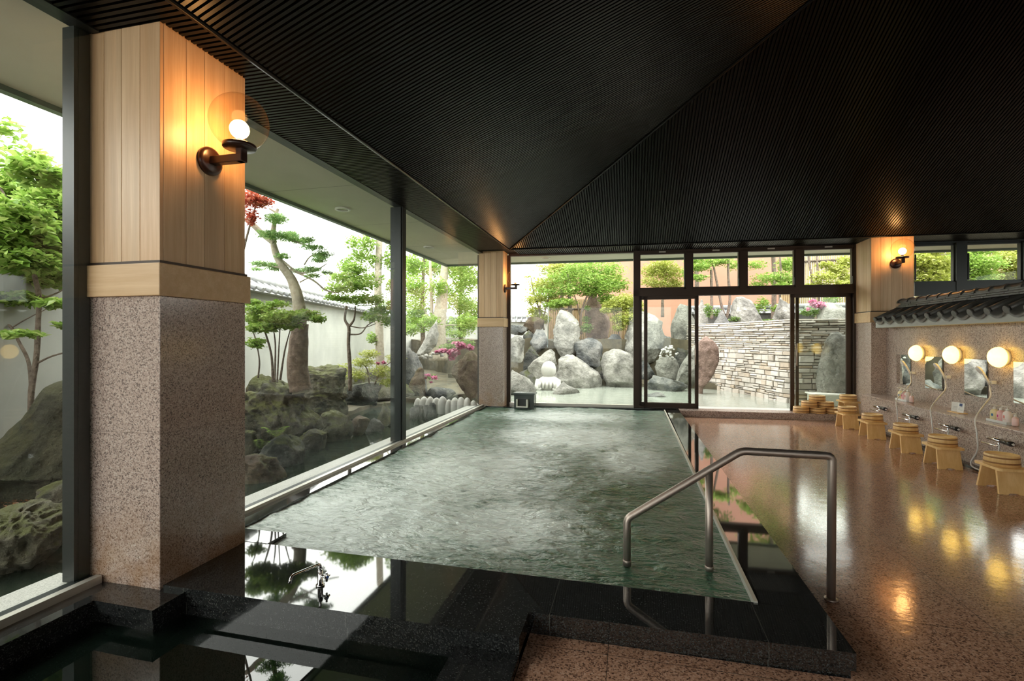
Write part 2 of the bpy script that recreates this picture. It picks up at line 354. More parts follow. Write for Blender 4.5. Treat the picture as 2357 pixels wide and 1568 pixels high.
# walls behind the camera and at the right, and the low wall under the rear glazing
c = MB(); c.box(-3.1, 8.7, -4.15, -4, -.3, .9); c.box(-3.1, 8.7, -4.15, -4, 2.9, 5.3); c.box(3.6, 8.7, -4.15, -4, .9, 2.9)
for x in (-3.0, -.8, 1.4, 3.6): c.box(x-.12, x+.12, -4.15, -4, .9, 2.9)
st(c.build('wall_front', M['granite_wall'])); f = MB()
for x in (-.8, 1.4, 3.6): f.box(x-.16, x+.16, -4.0, -3.96, .85, 2.95)
f.box(-2.8, 3.7, -4.0, -3.96, 2.85, 2.95); f.box(-2.8, 3.7, -4.0, -3.96, .85, .95); f = st(f.build('window_12', M['frame']))  # unseen window, added so daylight from behind reaches the pillar front
st(MB().box(-2.9, 3.6, -4.08, -4.07, .9, 2.9).build('pane', M['frosted'], f))
st(MB().box(8.6, 8.75, -4.1, 10.3, -.3, 1.5).box(8.6, 8.75, -4.1, 10.3, 2.95, ZC+.05).box(8.6, 8.75, -4.1, -3, 1.5, 2.95).box(8.6, 8.75, 9, 10.3, 1.5, 2.95).build('wall_right', M['granite_wall']))
f = MB()
for y in np.arange(-3, 9.1, 1.5): f.box(8.56, 8.62, y-.05, y+.05, 1.45, 3.0)
f.box(8.56, 8.62, -3, 9, 2.9, 3.0); f.box(8.56, 8.62, -3, 9, 1.45, 1.55); f = st(f.build('window_13', M['frame']))  # unseen window band, added to brighten the pillar side and floor
st(MB().box(8.66, 8.67, -3, 9, 1.5, 2.95).build('pane', M['frosted'], f))
# exterior eaves
e = MB(); e.add([(-4.17, -6, 3.14), (-2.85, -6, 3.14), (-2.85, 9.5, 3.14), (-2.37, YB(-2.37)+.05, 3.14), (9, YB(9)+.05, 3.14), (9, 11.5, 3.14), (-4.17, 10.87, 3.14)], [(0,1,2,3,4,5,6)])
e.add([(-4.17, -6, 3.14), (-4.17, 10.87, 3.14), (-4.17, 10.87, 3.26), (-4.17, -6, 3.26)], [(0,1,2,3)]); e.add([(-4.17, 10.87, 3.14), (9, 11.5, 3.14), (9, 11.5, 3.26), (-4.17, 10.87, 3.26)], [(0,1,2,3)])
e.add([(-4.17, -6, 3.26), (-2.9, -6, 3.26), (-2.9, 9.6, 3.26), (9, 10.3, 3.26), (9, 11.5, 3.26), (-4.17, 10.87, 3.26)], [(0,1,2,3,4,5)])
eo = st(e.build('trim_1', M['soffit']))
eg = MB(); eg.box(-4.24, -4.17, -6, 10.95, 3.10, 3.3)
MR = Matrix.Translation((-4.2, 10.9, 0)) @ Matrix.Rotation(math.atan(.048), 4, 'Z'); eg.box(0, 13.3, -.03, .04, 3.10, 3.3, MR)
st(eg.build('eave_edge', mat('green_grey_fascia', (.12,.16,.13), .5), eo))
n_dl = [W(789, 480, 1.74*F/300), W(987, 568, 1.74*F/212), W(1256, 595, 1.74*F/187)]
for i, (p, lab) in enumerate(zip(n_dl, ['recessed round downlight in the outdoor eave nearest the wood-clad pillar', 'recessed round downlight in the outdoor eave past the mullion', 'recessed round downlight in the rear outdoor eave above the boulders'])):
    x, y = p.x, p.y; t = thing('eave_downlight', lab, 'ceiling light', (x, y, 3.14), group='recessed eave downlights')
    MM = Matrix.Translation((0, 0, 0)); MB().lathe([(.1, -.002), (.1, -.02), (.075, -.022), (.072, -.002)], 24, cap=False).build('trim_ring', M['white'], t, True)
    MB().lathe([(.072, -.004), (.03, -.006)], 24).build('reflector', M['alu'], t, True)

# ------------------------------------------------------------------ left glazing
def window_x(num, y0, y1, posts, z0=.13, z1=3.05):
    o = MB(); b = .05
    o.box(-2.88, -2.78, y0, y1, z1, ZC); o.box(-2.87, -2.80, y0, y1, .09, z0-.01)
    for a, c in posts: o.box(-2.93, -2.79 if a > 2.1 else -2.85, a, c, .09, z1); o.box(-2.86, -2.775 if a > 2.1 else -2.847, a+.02, c-.02, .09, z1)
    f = st(o.build('window_%d' % num, M['frame']))
    st(MB().box(-2.836, -2.828, y0, y1, z0-.02, z1+.01).build('pane', M['glass'], f))
    st(MB().box(-2.80, -2.76, y0, y1, .085, z0).build('rail', M['alu'], f))
    st(MB().box(-3.06, -2.875, y0, y1, .0, z0-.02).build('sill', M['palestone'], f)); return f
window_x(1, -4, 2.06, [(1.985, 2.065)])
window_x(2, 2.65, 5.74, [(5.66, 5.80)])
window_x(3, 5.74, 9.45, [(9.28, 9.42)])
# ------------------------------------------------------------------ rear glazing (runs slightly askew)
MW = Matrix.Translation((-2.37, 9.5, 0)) @ Matrix.Rotation(BT, 4, 'Z')
def sx(px): return (bx(px)+2.37)/math.cos(BT)
def wbox(o, p0, p1, z0, z1, d0=-.05, d1=.05): return o.box(p0, p1, d0, d1, z0, z1, MW)
s0, s1 = sx(1174), sx(1458)
o = MB(); wbox(o, s0-.02, s1, 3.03, ZC); wbox(o, s0-.05, s0+.012, .1, 3.05, -.04, .04)
f = st(o.build('window_4', M['brown'])); st(wbox(MB(), s0, s1, .12, 3.04, -.004, .004).build('pane', M['glass'], f))
st(wbox(MB(), s0, s1, .1, .145, -.05, .02).build('rail', M['alu'], f))
st(wbox(MB(), s0-.3, sx(1975), -.1, .11, -.02, .25).build('sill', M['palestone'], f))
o = MB()                                                    # door frame and transom bars
P = [1459, 1579, 1703, 1832, 1963]
wbox(o, sx(1458), sx(1471), .1, ZC, -.07, .05); wbox(o, sx(1458), sx(1975), 2.20, 2.32, -.07, .05); wbox(o, sx(1458), sx(1975), 3.0, ZC, -.06, .05)
wbox(o, sx(1471), sx(1482), .1, .14, -.06, .02)
for a, c in ((1577, 1592), (1701, 1717), (1828, 1846)): wbox(o, sx(a), sx(c), 2.3, 3.03, -.06, .05)
wbox(o, sx(1961), sx(1977), .1, ZC, -.07, .05)
st(o.build('trim_2', M['brown']))
for i, (a, c) in enumerate(((1471, 1577), (1592, 1701), (1717, 1828), (1846, 1961))):
    o = MB(); A, C = sx(a), sx(c); t = .022
    wbox(o, A, A+t, 2.32, 3.0, -.045, .02); wbox(o, C-t, C, 2.32, 3.0, -.045, .02); wbox(o, A, C, 2.32, 2.34+t, -.045, .02); wbox(o, A, C, 2.985, 3.01, -.045, .02)
    f = st(o.build('window_%d' % (5+i), M['brown'])); st(wbox(MB(), A, C, 2.33, 3.0, -.003, .003).build('pane', M['glass'], f))
    q = MB(); wbox(q, (A+C)/2-.06, (A+C)/2+.06, 3.012, 3.035, -.075, -.06); st(q.build('latch', M['alu'], f))
    q = MB(); wbox(q, C-.018, C-.006, 2.37, 2.5, -.07, -.045); st(q.build('stay', M['blackplastic'], f))
def door(num, a, c, d, la, inner=None, hx=None, lock=None):
    A, C = sx(a), sx(c); o = MB(); sw = la
    wbox(o, A, A+sw, .11, 2.2, d, d+.035); wbox(o, C-sw, C, .11, 2.2, d, d+.035); wbox(o, A, C, .11, .2, d, d+.035); wbox(o, A, C, 2.14, 2.2, d, d+.035)
    f = st(o.build('door_%d' % num, M['brown'])); st(wbox(MB(), A+sw, C-sw, .2, 2.14, d+.014, d+.02).build('pane', M['glass'], f))
    if hx:
        X = sx(hx); h = MB(); pt = lambda x, y, z: MW @ Vector((x, y, z))
        h.tube([pt(X, d-.045, 1.32-.4), pt(X, d-.045, 1.32)], .011)
        for z in (.95, 1.29): h.tube([pt(X, d-.045, z), pt(X, d, z)], .008)
        st(h.build('handle', M['steel'], f))
    if lock:
        X = sx(lock); q = MB(); wbox(q, X-.012, X+.012, .93, .99, d-.012, d); wbox(q, X-.006, X+.006, .955, 1.02, d-.028, d-.012); st(q.build('lock', M['blackplastic'], f))
    return f
door(1, 1482, 1606.5, -.055, .062, hx=1598); door(2, 1817, 1954, -.055, .066, hx=1829)
door(3, 1471, 1591, .0, .05); door(4, 1832, 1962, .0, .05, lock=None)
# right of the pillar: dark posts and transom windows over the washing wall
o = MB(); A, C = sx(2100), sx(2357)+2.6
wbox(o, A, C, 3.03, ZC, -.08, .05); wbox(o, A, C, 2.14, 2.37, -.07, .05)
for a, c in ((2194, 2219), (2348, 2376)): wbox(o, sx(a), sx(c), .1, 3.05, -.08, .06)
wbox(o, C-.1, C, .1, 3.05, -.08, .06); st(o.build('trim_3', M['frame']))
for i, (a, c) in enumerate(((2098, 2194), (2219, 2348), (2376, 2560))):
    A, C = sx(a), sx(c); o = MB(); t = .02
    wbox(o, A, A+t, 2.36, 3.03, -.04, .02); wbox(o, C-t, C, 2.36, 3.03, -.04, .02); wbox(o, A, C, 2.35, 2.39, -.04, .02); wbox(o, A, C, 2.995, 3.04, -.04, .02)
    f = st(o.build('window_%d' % (9+i), M['frame'])); st(wbox(MB(), A, C, .12, 3.03, -.003, .003).build('pane', M['glass'], f))
    q = MB(); wbox(q, A+.02, A+.035, 2.4, 2.85, -.07, -.045); st(q.build('stay', M['blackplastic'], f))

# ------------------------------------------------------------------ pillars
def pillar(label, x0, x1, y0, y1, zb, zg, zt, joint=None, loc=None, faces='all'):
    t = thing('pillar', label, 'pillar', ((x0+x1)/2, (y0+y1)/2, zb))
    g = MB(); g.bbox(x0, x1, y0, y1, zb, zg, .004)
    if joint: g.bbox(x1-.1, x1+.012, joint, y1+.002, zb, zg, .003)
    g.build('granite_base', M['granite'], t)
    b = MB(); e = .022; b.bbox(x0-e, x1+e, y0-e, y1+e, zg, zg+.17, .004); b.build('wood_band', M['band'], t)
    MB().box(x0-.008, x1+.008, y0-.008, y1+.008, zg+.17, zg+.185).build('shadow_strip', M['brown'], t)
    w_ = MB(); r = random.Random(5); th = .02
    def run(a, c, horiz, fixed, sgn):
        L = c-a; n_ = max(2, round(L/.135)); xs = [a]; q = [r.uniform(.75, 1.25) for _ in range(n_)]; tot = sum(q)
        for k in q: xs.append(xs[-1]+L*k/tot)
        for i in range(n_):
            u0, u1 = xs[i]+.0012, xs[i+1]-.0012
            if horiz: w_.bbox(u0, u1, min(fixed, fixed-sgn*th), max(fixed, fixed-sgn*th), zg+.185, zt, .002)
            else: w_.bbox(min(fixed, fixed-sgn*th), max(fixed, fixed-sgn*th), u0, u1, zg+.185, zt, .002)
    run(x0, x1, True, y0, -1); run(x0, x1, True, y1, 1); run(y0+th, y1-th, False, x0, -1); run(y0+th, y1-th, False, x1, 1)
    w_.box(x0+.018, x1-.018, y0+.018, y1-.018, zg+.185, zt-.01)
    w_.build('wood_cladding', M['plank'], t)
    MB().box(x0+.003, x1+.004, y0-.004, y1+.004, zt-.012, zt).build('top_bead', M['band'], t)
    return t
pillar('large foreground pillar of pink speckled granite below and pale wood planks above, standing by the left windows', -2.875, -2.385, 2.07, 2.655, .088, 1.625, 3.05+.04)
pillar('slim wood-topped granite pillar in the far left corner between the two glass walls', -2.86, -2.375, 9.14, 9.49, .09, 1.63, ZC)
pillar('wood-topped granite pillar at the end of the washing area, right of the sliding doors', 3.835, 4.44, 9.24, 9.80, .0, 1.67, ZC)

# ------------------------------------------------------------------ globe wall lamps
def wall_lamp(label, p, a, s_=1.2):              # p on the wall, a: heading of the outward normal, built along +x
    t = thing('wall_lamp', label, 'lamp', p, group='clear globe wall lamps'); R = Matrix.Rotation(a, 4, 'Z')
    RX = R @ Matrix.Rotation(math.pi/2, 4, 'Y')
    MB().lathe([(.066, .0), (.068, .012), (.064, .02), (.05, .026), (.0005, .028)], 32, RX).build('wall_plate', M['lampbrown'], t, True)
    b = MB(); b.bbox(.02, .205, -.02, .02, -.018, .018, .003, R); b.bbox(.172, .206, -.019, .019, -.018, .045, .003, R)
    b.lathe([(.004, -.003), (.004, .004)], 8, R @ Matrix.Translation((.03, .04, 0)) @ Matrix.Rotation(math.pi/2, 4, 'Y')); b.build('arm', M['lampbrown'], t, True)
    C = R @ Matrix.Translation((.178, 0, 0))
    MB().lathe([(.02, .043), (.07, .046), (.073, .05), (.073, .064), (.069, .066), (.066, .058), (.02, .056)], 36, C).build('cup', M['lampbrown'], t, True)
    MB().lathe([(.017, .056), (.017, .09), (.014, .092)], 20, C).build('socket', M['lampbrown'], t, True)
    bp = [(.012, .09), (.016, .1)]+[(.043*math.cos(u), .138+.043*math.sin(u)) for u in np.linspace(-1.0, 1.5, 12)]+[(.0005, .181)]
    MB().lathe(bp, 24, C).build('bulb', M['bulb'], t, True)
    rg = .13; gp = [(rg*math.cos(u), .172+rg*math.sin(u)) for u in np.linspace(-.99, math.pi/2-.01, 22)]
    MB().lathe(gp, 48, C, cap=False).build('globe', M['globe'], t, True)
    t.scale = (s_,)*3; return t
lz = 1.4+(780-372)*2.55/F
xw = -2.385; k = (480-CX)/F; D_ = xw/(k*CT-ST)
wall_lamp('lit clear glass globe wall lamp on the large wood-clad pillar in the foreground', (xw, D_*(CT+k*ST), CH+(HY-372)*D_/F), 0)
wall_lamp('clear globe wall lamp on the far left corner pillar, seen side-on against the sky', (-2.375, 9.26, CH+(HY-663)*9.45/F), 0)
wall_lamp('lit clear globe wall lamp on the wooden pillar at the right, over the tiled roof', (4.18, 9.24, CH+(HY-607)*8.0/F), -math.pi/2)

# ------------------------------------------------------------------ hot pool, curbs, ledges
t = thing('pool_curb', 'polished black granite curb around the big indoor hot pool', 'pool edge', (-.5, 2.3, 0))
c = MB(); c.prism([(-2.38, 2.084), (-.467, 2.076), (-.467, 2.28), (.9, 2.295), (.895, 2.62), (-2.38, 2.655)], .035, .11)
c.prism([(.6, 2.62), (.895, 2.62), (.85, 9.36), (.63, 9.35)], .035, .11)
c.prism([(-2.6, 2.65), (-2.22, 2.655), (-2.22, 2.83), (-2.6, 2.83)], .03, .112)
c.build('coping', M['black'], t)
c = MB(); c.prism([(-2.36, 2.10), (-.48, 2.095), (-.48, 2.30), (.885, 2.31), (.875, 2.6), (-2.36, 2.63)], -.9, .035); c.prism([(.62, 2.6), (.88, 2.6), (.84, 9.36), (.65, 9.35)], -.9, .035)
c.build('riser', M['black'], t)
c = MB(); c.box(.586, .604, 2.62, 9.3, .085, .118); c.build('metal_edge', M['alu'], t)
c = MB(); c.prism([(-2.80, 2.65), (-2.6, 2.65), (-2.70, 9.35), (-2.80, 9.45)], -.3, .106)
c.prism([(-2.37, 9.12), (-2.1, 9.12), (-2.0, 9.33), (.9, 9.52), (.86, 9.66), (-2.37, 9.47)], -.3, .104); c.prism([(-2.8, 9.12), (-2.2, 9.12), (-2.1, 9.25), (-2.37, 9.47), (-2.8, 9.45)], -.3, .103)
tag(c.build('window_ledge', M['black']), 'narrow polished black granite ledge along the foot of the far windows beside the hot pool', 'ledge')
c = MB(); c.box(-2.618, -2.602, 2.83, 9.2, .09, .112); 
wt = MB(); nx, ny = 120, 240; X0, X1, Y0, Y1 = -2.72, .6, 2.6, 9.4
vs = [(X0+(X1-X0)*i/nx, Y0+(Y1-Y0)*j/ny, 0) for j in range(ny+1) for i in range(nx+1)]
V = []
for (x, y, z) in vs:
    a = noise.noise(Vector((x*1.6, y*2.3, 3)))*.02+noise.noise(Vector((x*5, y*6.5, 9)))*.012+noise.noise(Vector((x*13, y*15, 1)))*.004
    e_ = min(1, (y-Y0)/.5, (X1-x)/.35+.15); V.append((x, y, .085+a*max(.15, e_)))
wt.add(V, [(j*(nx+1)+i, j*(nx+1)+i+1, (j+1)*(nx+1)+i+1, (j+1)*(nx+1)+i) for j in range(ny) for i in range(nx)], True)
tag(wt.build('pool_water', M['poolwater']), 'rippling milky green hot spring water filling the indoor pool', 'water', kind='stuff')
# cold bath in the left foreground
c = MB(); c.prism([(-2.80, -2), (-2.612, -2), (-2.612, 1.91), (-2.24, 1.905), (-2.24, 2.10), (-2.8, 2.10)], .03, .09)
c.prism([(-2.8, -2), (-2.64, -2), (-2.64, 1.94), (-2.27, 1.935), (-2.27, 2.12), (-2.8, 2.12)], -.9, .03)
tag(c.build('bath_ledge', M['black']), 'black granite ledge wrapping round the foot of the foreground pillar beside the cold bath', 'ledge')
c = MB(); c.prism([(-.758, .3), (-.467, .3), (-.467, 2.076), (-.758, 2.082)], -.9, .033)
tag(c.build('bath_curb', M['black']), 'low black granite curb on the right side of the dark foreground bath', 'pool edge')
c = MB(); c.box(-1.25, -.77, 1.2, 1.75, -.9, -.16); c.box(-1.6, -.77, .3, 1.2, -.9, -.3)
tag(c.build('bath_step', M['black']), 'submerged black granite step inside the dark foreground bath', 'step')
tag(MB().box(-2.66, -.74, -1.9, 2.12, -.1, -.035).build('bath_water', M['darkwater']), 'still dark water of the small foreground bath', 'water', kind='stuff')
# granite step along the doors
c = MB(); c.prism([(.86, YB(.86)-.36), (3.83, YB(3.83)-.36), (3.83, YB(3.83)-.02), (.86, YB(.86)-.02)], 0, .11)
tag(c.build('door_step', M['step']), 'long speckled granite step in front of the sliding doors', 'step')
# hot water outlet
t = thing('water_outlet', 'square black stone water outlet box at the far left end of the hot pool', 'water spout', (-1.93, 9.05, .08))
c = MB(); c.bbox(-2.12, -1.74, 8.98, 9.2, .02, .36, .004); c.build('stone_box', mat('dark_grey_stone', (.035,.045,.04), .2), t)
MB().bbox(-2.135, -1.725, 8.965, 9.215, .36, .39, .004).build('lid', mat('grey_stone_lid', (.10,.12,.11), .2), t)
MB().box(-2.03, -1.87, 8.955, 8.982, .17, .28).build('mouth', M['blackplastic'], t)
c = MB(); c.bbox(-2.06, -2.03, 8.88, 8.99, .15, .28, .003); c.bbox(-1.87, -1.84, 8.88, 8.99, .15, .28, .003); c.bbox(-2.06, -1.84, 8.88, 8.99, .13, .155, .003); c.build('spout', M['alu'], t)
# handrail
t = thing('handrail', 'brushed stainless steel handrail leading down into the hot pool', 'handrail', (.43, 2.97, .09)); y = 2.97; r = .0215
def arc(pts, rad=.03):
    out = [Vector(pts[0])]
    for a, b, c_ in zip(pts, pts[1:], pts[2:]):
        a, b, c_ = Vector(a), Vector(b), Vector(c_); u = (a-b).normalized()*rad; v = (c_-b).normalized()*rad
        out += [b+u*(1-s)**2+v*s*s for s in (0, .25, .5, .75, 1)]
    return out+[Vector(pts[-1])]
MB().tube(arc([(-.02, y-.04, .03), (-.02, y-.04, .36), (.60, y, .775), (1.05, y, .772), (1.045, y, 0)]), r, 18).build('rail', M['steel'], t)
MB().tube([(.43, y-.01, .03), (.43, y-.01, .655)], r*.98, 18).build('post', M['steel'], t)
for x_, y_ in ((.43, y-.01), (-.02, y-.04)): MB().lathe([(.024, 0), (.024, .02), (.0225, .022)], 20, Matrix.Translation((x_, y_, .1))).build('collar', M['steel'], t)
MB().lathe([(.034, 0), (.034, .008), (.023, .012)], 24, Matrix.Translation((1.045, y, 0))).build('floor_flange', M['steel'], t)
# tap on the front curb
t = thing('standing_tap', 'chrome standing tap with a long spout on the front pool curb', 'tap', (-1.576, 2.27, .11))
T = Matrix.Translation((0, 0, 0))
MB().lathe([(.022, 0), (.022, .008), (.014, .012), (.014, .075), (.012, .08), (.009, .084)], 20).build('body', M['chrome'], t, True)
MB().tube(arc([(0, 0, .07), (0, 0, .115), (-.03, -.185, .135), (-.032, -.2, .105)], .018), .0075, 12).build('spout', M['chrome'], t, True)
b = MB(); b.tube([(0, 0, .05), (.03, -.005, .052), (.04, -.006, .053)], .008, 10); b.tube([(.042, -.006, .03), (.042, -.006, .076)], .0055, 8); b.tube([(.042, -.03, .053), (.042, .018, .053)], .0055, 8); b.build('handle', M['chrome'], t, True)
MB().lathe([(.008, 0), (.007, .006), (.001, .008)], 12, Matrix.Translation((.045, -.006, .053)) @ Matrix.Rotation(math.pi/2, 4, 'Y')).build('cap', mat('blue_tap_cap', (.03,.1,.35), .3), t, True)

# ================================================================== washing area
XW = 4.05; XL = 3.69; ZS = .50
c = MB(); c.box(XW, XW+.2, -3.5, 9.25, 0, 1.78); st(c.build('wall_washing', M['granite_wall']))
c = MB(); c.box(XL, XW, -3.5, 9.24, 0, ZS-.03); tag(c.build('washing_counter', M['granite_wall']), 'granite lower counter wall carrying the washing taps', 'counter')
c = MB(); c.bbox(XL-.02, XW, -3.5, 9.24, ZS-.03, ZS, .004); tag(c.build('counter_shelf', M['step']), 'long granite shelf under the washing area mirrors', 'shelf')
c = MB(); c.box(XL-.1, XL, -3.5, 9.2, 0.0, .012); c.box(XL-.13, XL-.1, -3.5, 9.2, 0, .03); tag(c.build('drain_channel', M['black']), 'dark drain curb strip on the floor along the foot of the washing counter', 'drain')
# the little tiled roof over the washing wall
t = thing('tiled_roof', 'small grey tiled roof capping the granite washing wall', 'roof', (4.15, 6, 1.6))
e0, e1 = 3.80, 4.50; rx = 4.15; ze, zr = 1.70, 1.90
c = MB()
c.add([(e0+.03, -3.5, 1.66), (e0+.03, 9.05, 1.66), (rx, 9.05, 1.84), (rx, -3.5, 1.84), (e1-.03, -3.5, 1.66), (e1-.03, 9.05, 1.66)], [(0,1,2,3), (3,2,5,4)])
c.add([(e0+.03, 9.05, 1.60), (e1-.03, 9.05, 1.60), (e1-.03, 9.05, 1.66), (rx, 9.05, 1.84), (e0+.03, 9.05, 1.66)], [(0,1,2,3,4)]); c.build('roof_deck', M['tile'], t)
c = MB(); c.box(e0+.025, e0+.06, -3.5, 9.06, 1.575, 1.665); c.box(e0+.06, XW, -3.5, 9.06, 1.575, 1.60); c.build('fascia', mat('grey_painted_fascia', (.42,.43,.4), .6), t)
py_ = .283; yy = 9.02; i = 0
while yy > -.5:
    for sgn in ((-1, 1) if yy > 4.5 else (-1,)):
        xe = e0 if sgn < 0 else e1; c = MB()
        c.tube([(xe-sgn*.0, yy, ze), (rx, yy, zr-.015)], .036, 12); c.tube([(xe+sgn*.004, yy, ze-.001), (xe-sgn*.02, yy, ze+.008)], .045, 14)
        c.build('round_tile', M['tile'], t)
    if yy-py_ > -.5:
        c = MB(); m_ = 10                                   # sagging pan tile with its drooping lip
        for sgn in (-1, 1):
            xe = e0+.004 if sgn < 0 else e1-.004; r0 = []; r1 = []; r2 = []
            for q in range(m_+1):
                u = q/m_; y_ = yy-.03-(py_-.06)*u; dz = -.04*math.sin(math.pi*u)
                r0.append((xe, y_, ze-.012+dz-.03)); r1.append((xe, y_, ze-.004+dz)); r2.append((rx, y_, zr-.03+dz*.6))
            n0 = len(r0); c.add(r0+r1+r2, [(a, a+1, a+1+n0, a+n0) for a in range(n0-1)]+[(a+n0, a+1+n0, a+1+2*n0, a+2*n0) for a in range(n0-1)], True)
        c.build('pan_tile', M['tile'], t)
    yy -= py_
c = MB(); r_ = random.Random(2)
for L in range(3):
    y = 8.95-.05*L; hw = .085-.006*L
    while y > -.5:
        l = .28; c.bbox(rx-hw-.006*r_.random(), rx+hw, y-l+.004, y, zr-.02+.026*L, zr+.004+.026*L, .003); y -= l
c.build('ridge_courses', M['tile'], t)
y = 8.95
while y > 1.5:
    c = MB(); A = [(0, .0)] ; rr = .062
    for (ya, yb, rad) in ((y, y-.25, rr), (y+.012, y-.03, rr+.012)):
        prof = [Vector((rx+rad*math.cos(u)*1.1, 0, zr+.056+rad*math.sin(u))) for u in np.linspace(0, math.pi, 13)]
        v = [(p.x, ya, p.z) for p in prof]+[(p.x, yb, p.z) for p in prof]; k_ = 13
        c.add(v, [(a, a+1, a+1+k_, a+k_) for a in range(k_-1)]+[tuple(range(k_)), tuple(range(2*k_-1, k_-1, -1))], False)
    c.build('ridge_tile', M['tile'], t); y -= .25
# mirrors
names = ['washing mirror at the far end of the wall, beside the wooden pillar', 'washing mirror above the card stand, second from the wooden pillar', 'washing mirror between the second and third opal lamps from the pillar', 'washing mirror cut by the right edge of the photo, behind the pump bottles']
for (a, b_), lab in zip(((8.5, 8.9), (7.72, 8.13), (6.88, 7.29), (6.07, 6.48)), ['frameless '+x for x in names]):
    t = thing('wall_mirror', lab, 'mirror', (XW, (a+b_)/2, .93), group='frameless mirrors along the washing wall')
    MB().bbox(-.008, 0, -(b_-a)/2, (b_-a)/2, -.225, .225, .002).build('backing', M['blackplastic'], t, True)
    MB().box(-.0095, -.008, -(b_-a)/2+.003, (b_-a)/2-.003, -.222, .222).build('mirror_glass', M['mirror'], t, True)
# opal lamps; the last two are added out of view for more light
labs = ['lit round opal wall lamp farthest along the wall, nearest the wooden pillar', 'lit round opal wall lamp in the middle of the three', 'lit round opal wall lamp nearest the camera, largest of the three', 'lit round opal wall lamp added out of view for extra light, fourth along the wall', 'lit round opal wall lamp added out of view for extra light, last towards the camera']
for yv, lab in zip((8.22, 7.42, 6.6, 5.78, 4.96), labs):
    t = thing('opal_wall_lamp', lab, 'lamp', (XW, yv, 1.195), group='round opal lamps over the washing mirrors')
    RX = Matrix.Rotation(-math.pi/2, 4, 'Y')
    MB().lathe([(.085, 0), (.088, .012), (.088, .035), (.08, .04)], 32, RX).build('base_ring', M['white'], t, True)
    MB().lathe([(.084, .036), (.106, .048), (.115, .065), (.113, .085), (.102, .108), (.083, .13), (.055, .147), (.03, .155), (.0005, .158)], 36, RX).build('opal_shade', M['opal'], t, True)

# showers: handset on its bracket with hose, and the mixer tap below
def shower(yv, labs):
    t = thing('hand_shower', labs[0], 'shower', (XW, yv, .9), group='white hand showers on the washing wall')
    MB().bbox(-.05, 0, -.018, .018, -.018, .018, .004).build('bracket', M['white'], t, True)
    b = MB(); b.tube([(-.06, .0, -.03), (-.075, .01, .03), (-.1, .02, .09), (-.12, .025, .125)], [.012, .013, .014, .017], 12); b.build('handle', M['white'], t, True)
    hm = Matrix.Translation((-.14, .03, .14)) @ Matrix.Rotation(-2.1, 4, 'Y')
    MB().lathe([(.001, -.02), (.026, -.018), (.038, -.004), (.038, .006), (.034, .01), (.001, .011)], 24, hm, sx=1.25).build('spray_head', M['white'], t, True)
    pts = [(-.06, 0, -.03), (-.06, -.01, -.08), (-.1, -.08, -.16), (-.28, -.24, -.28), (-.39, -.34, -.38), (-.405, -.39, -.52), (-.41, -.41, -.7), (-.46, -.4, -.83), (-.5, -.5, -.868), (-.49, -.68, -.865), (-.45, -.76, -.78), (-.43, -.77, -.57)]
    P_ = []
    for i in range(len(pts)-1):
        p0, p1, p2, p3 = [Vector(pts[max(0, min(len(pts)-1, j))]) for j in (i-1, i, i+1, i+2)]
        for s_ in range(6):
            u = s_/6; P_.append(.5*((2*p1)+(-p0+p2)*u+(2*p0-5*p1+4*p2-p3)*u*u+(-p0+3*p1-3*p2+p3)*u**3))
    MB().tube(P_+[Vector(pts[-1])], .0075, 8).build('hose', M['white'], t, True)
    m_ = thing('mixer_tap', labs[1], 'tap', (XL, yv-.76, .37), group='chrome mixer taps on the washing counter')
    b = MB(); b.tube([(-.07, .14, 0), (-.07, .165, 0)], .013, 14); b.tube([(-.07, .14, 0), (-.07, -.04, 0)], .0185, 16); b.tube([(-.07, .08, 0), (-.005, .08, -.0)], .014, 12); b.tube([(-.07, -.05, 0), (-.005, -.05, -.0)], .014, 12)
    b.build('body', M['chrome'], m_, True)
    b = MB(); b.tube([(-.07, -.04, 0), (-.07, -.16, -.0)], .021, 16); b.tube([(-.07, -.12, .0), (-.07, -.18, .0)], .025, 12); b.build('thermostat_grip', M['blackplastic'], m_, True)
    MB().tube([(-.07, -.185, 0), (-.07, -.2, 0)], .012, 10).build('grip_cap', M['chrome'], m_, True)
    MB().tube(arc([(-.07, .0, -.01), (-.07, .0, -.06), (-.12, .16, -.05)], .02), .0085, 10).build('spout', M['chrome'], m_, True)
    return t
SH = [('white hand shower farthest along the wall, before the first mirror', 'chrome mixer tap farthest along the counter, nearest the doors'),
 ('white hand shower with its hose beside the second mirror', 'chrome mixer tap second from the doors'),
 ('white hand shower on the wall beside the third mirror, its hose looping down', 'chrome mixer tap third from the doors'),
 ('white hand shower out at the right edge, only its slanting hose in the photo', 'chrome mixer tap nearest the camera, below the pump bottles')]
for i, yv in enumerate((8.40, 7.58, 6.76, 5.94)):
    shower(yv, SH[i])
t0_ = thing('mixer_tap', 'chrome mixer tap at the very end of the counter nearest the doors', 'tap', (XL, 8.46, .37), group='chrome mixer taps on the washing counter')
src = [o_ for o_ in sc.objects if o_.name.startswith('mixer_tap') and o_ is not t0_][0]
for ch in src.children: d = ch.copy(); sc.collection.objects.link(d); d.parent = t0_

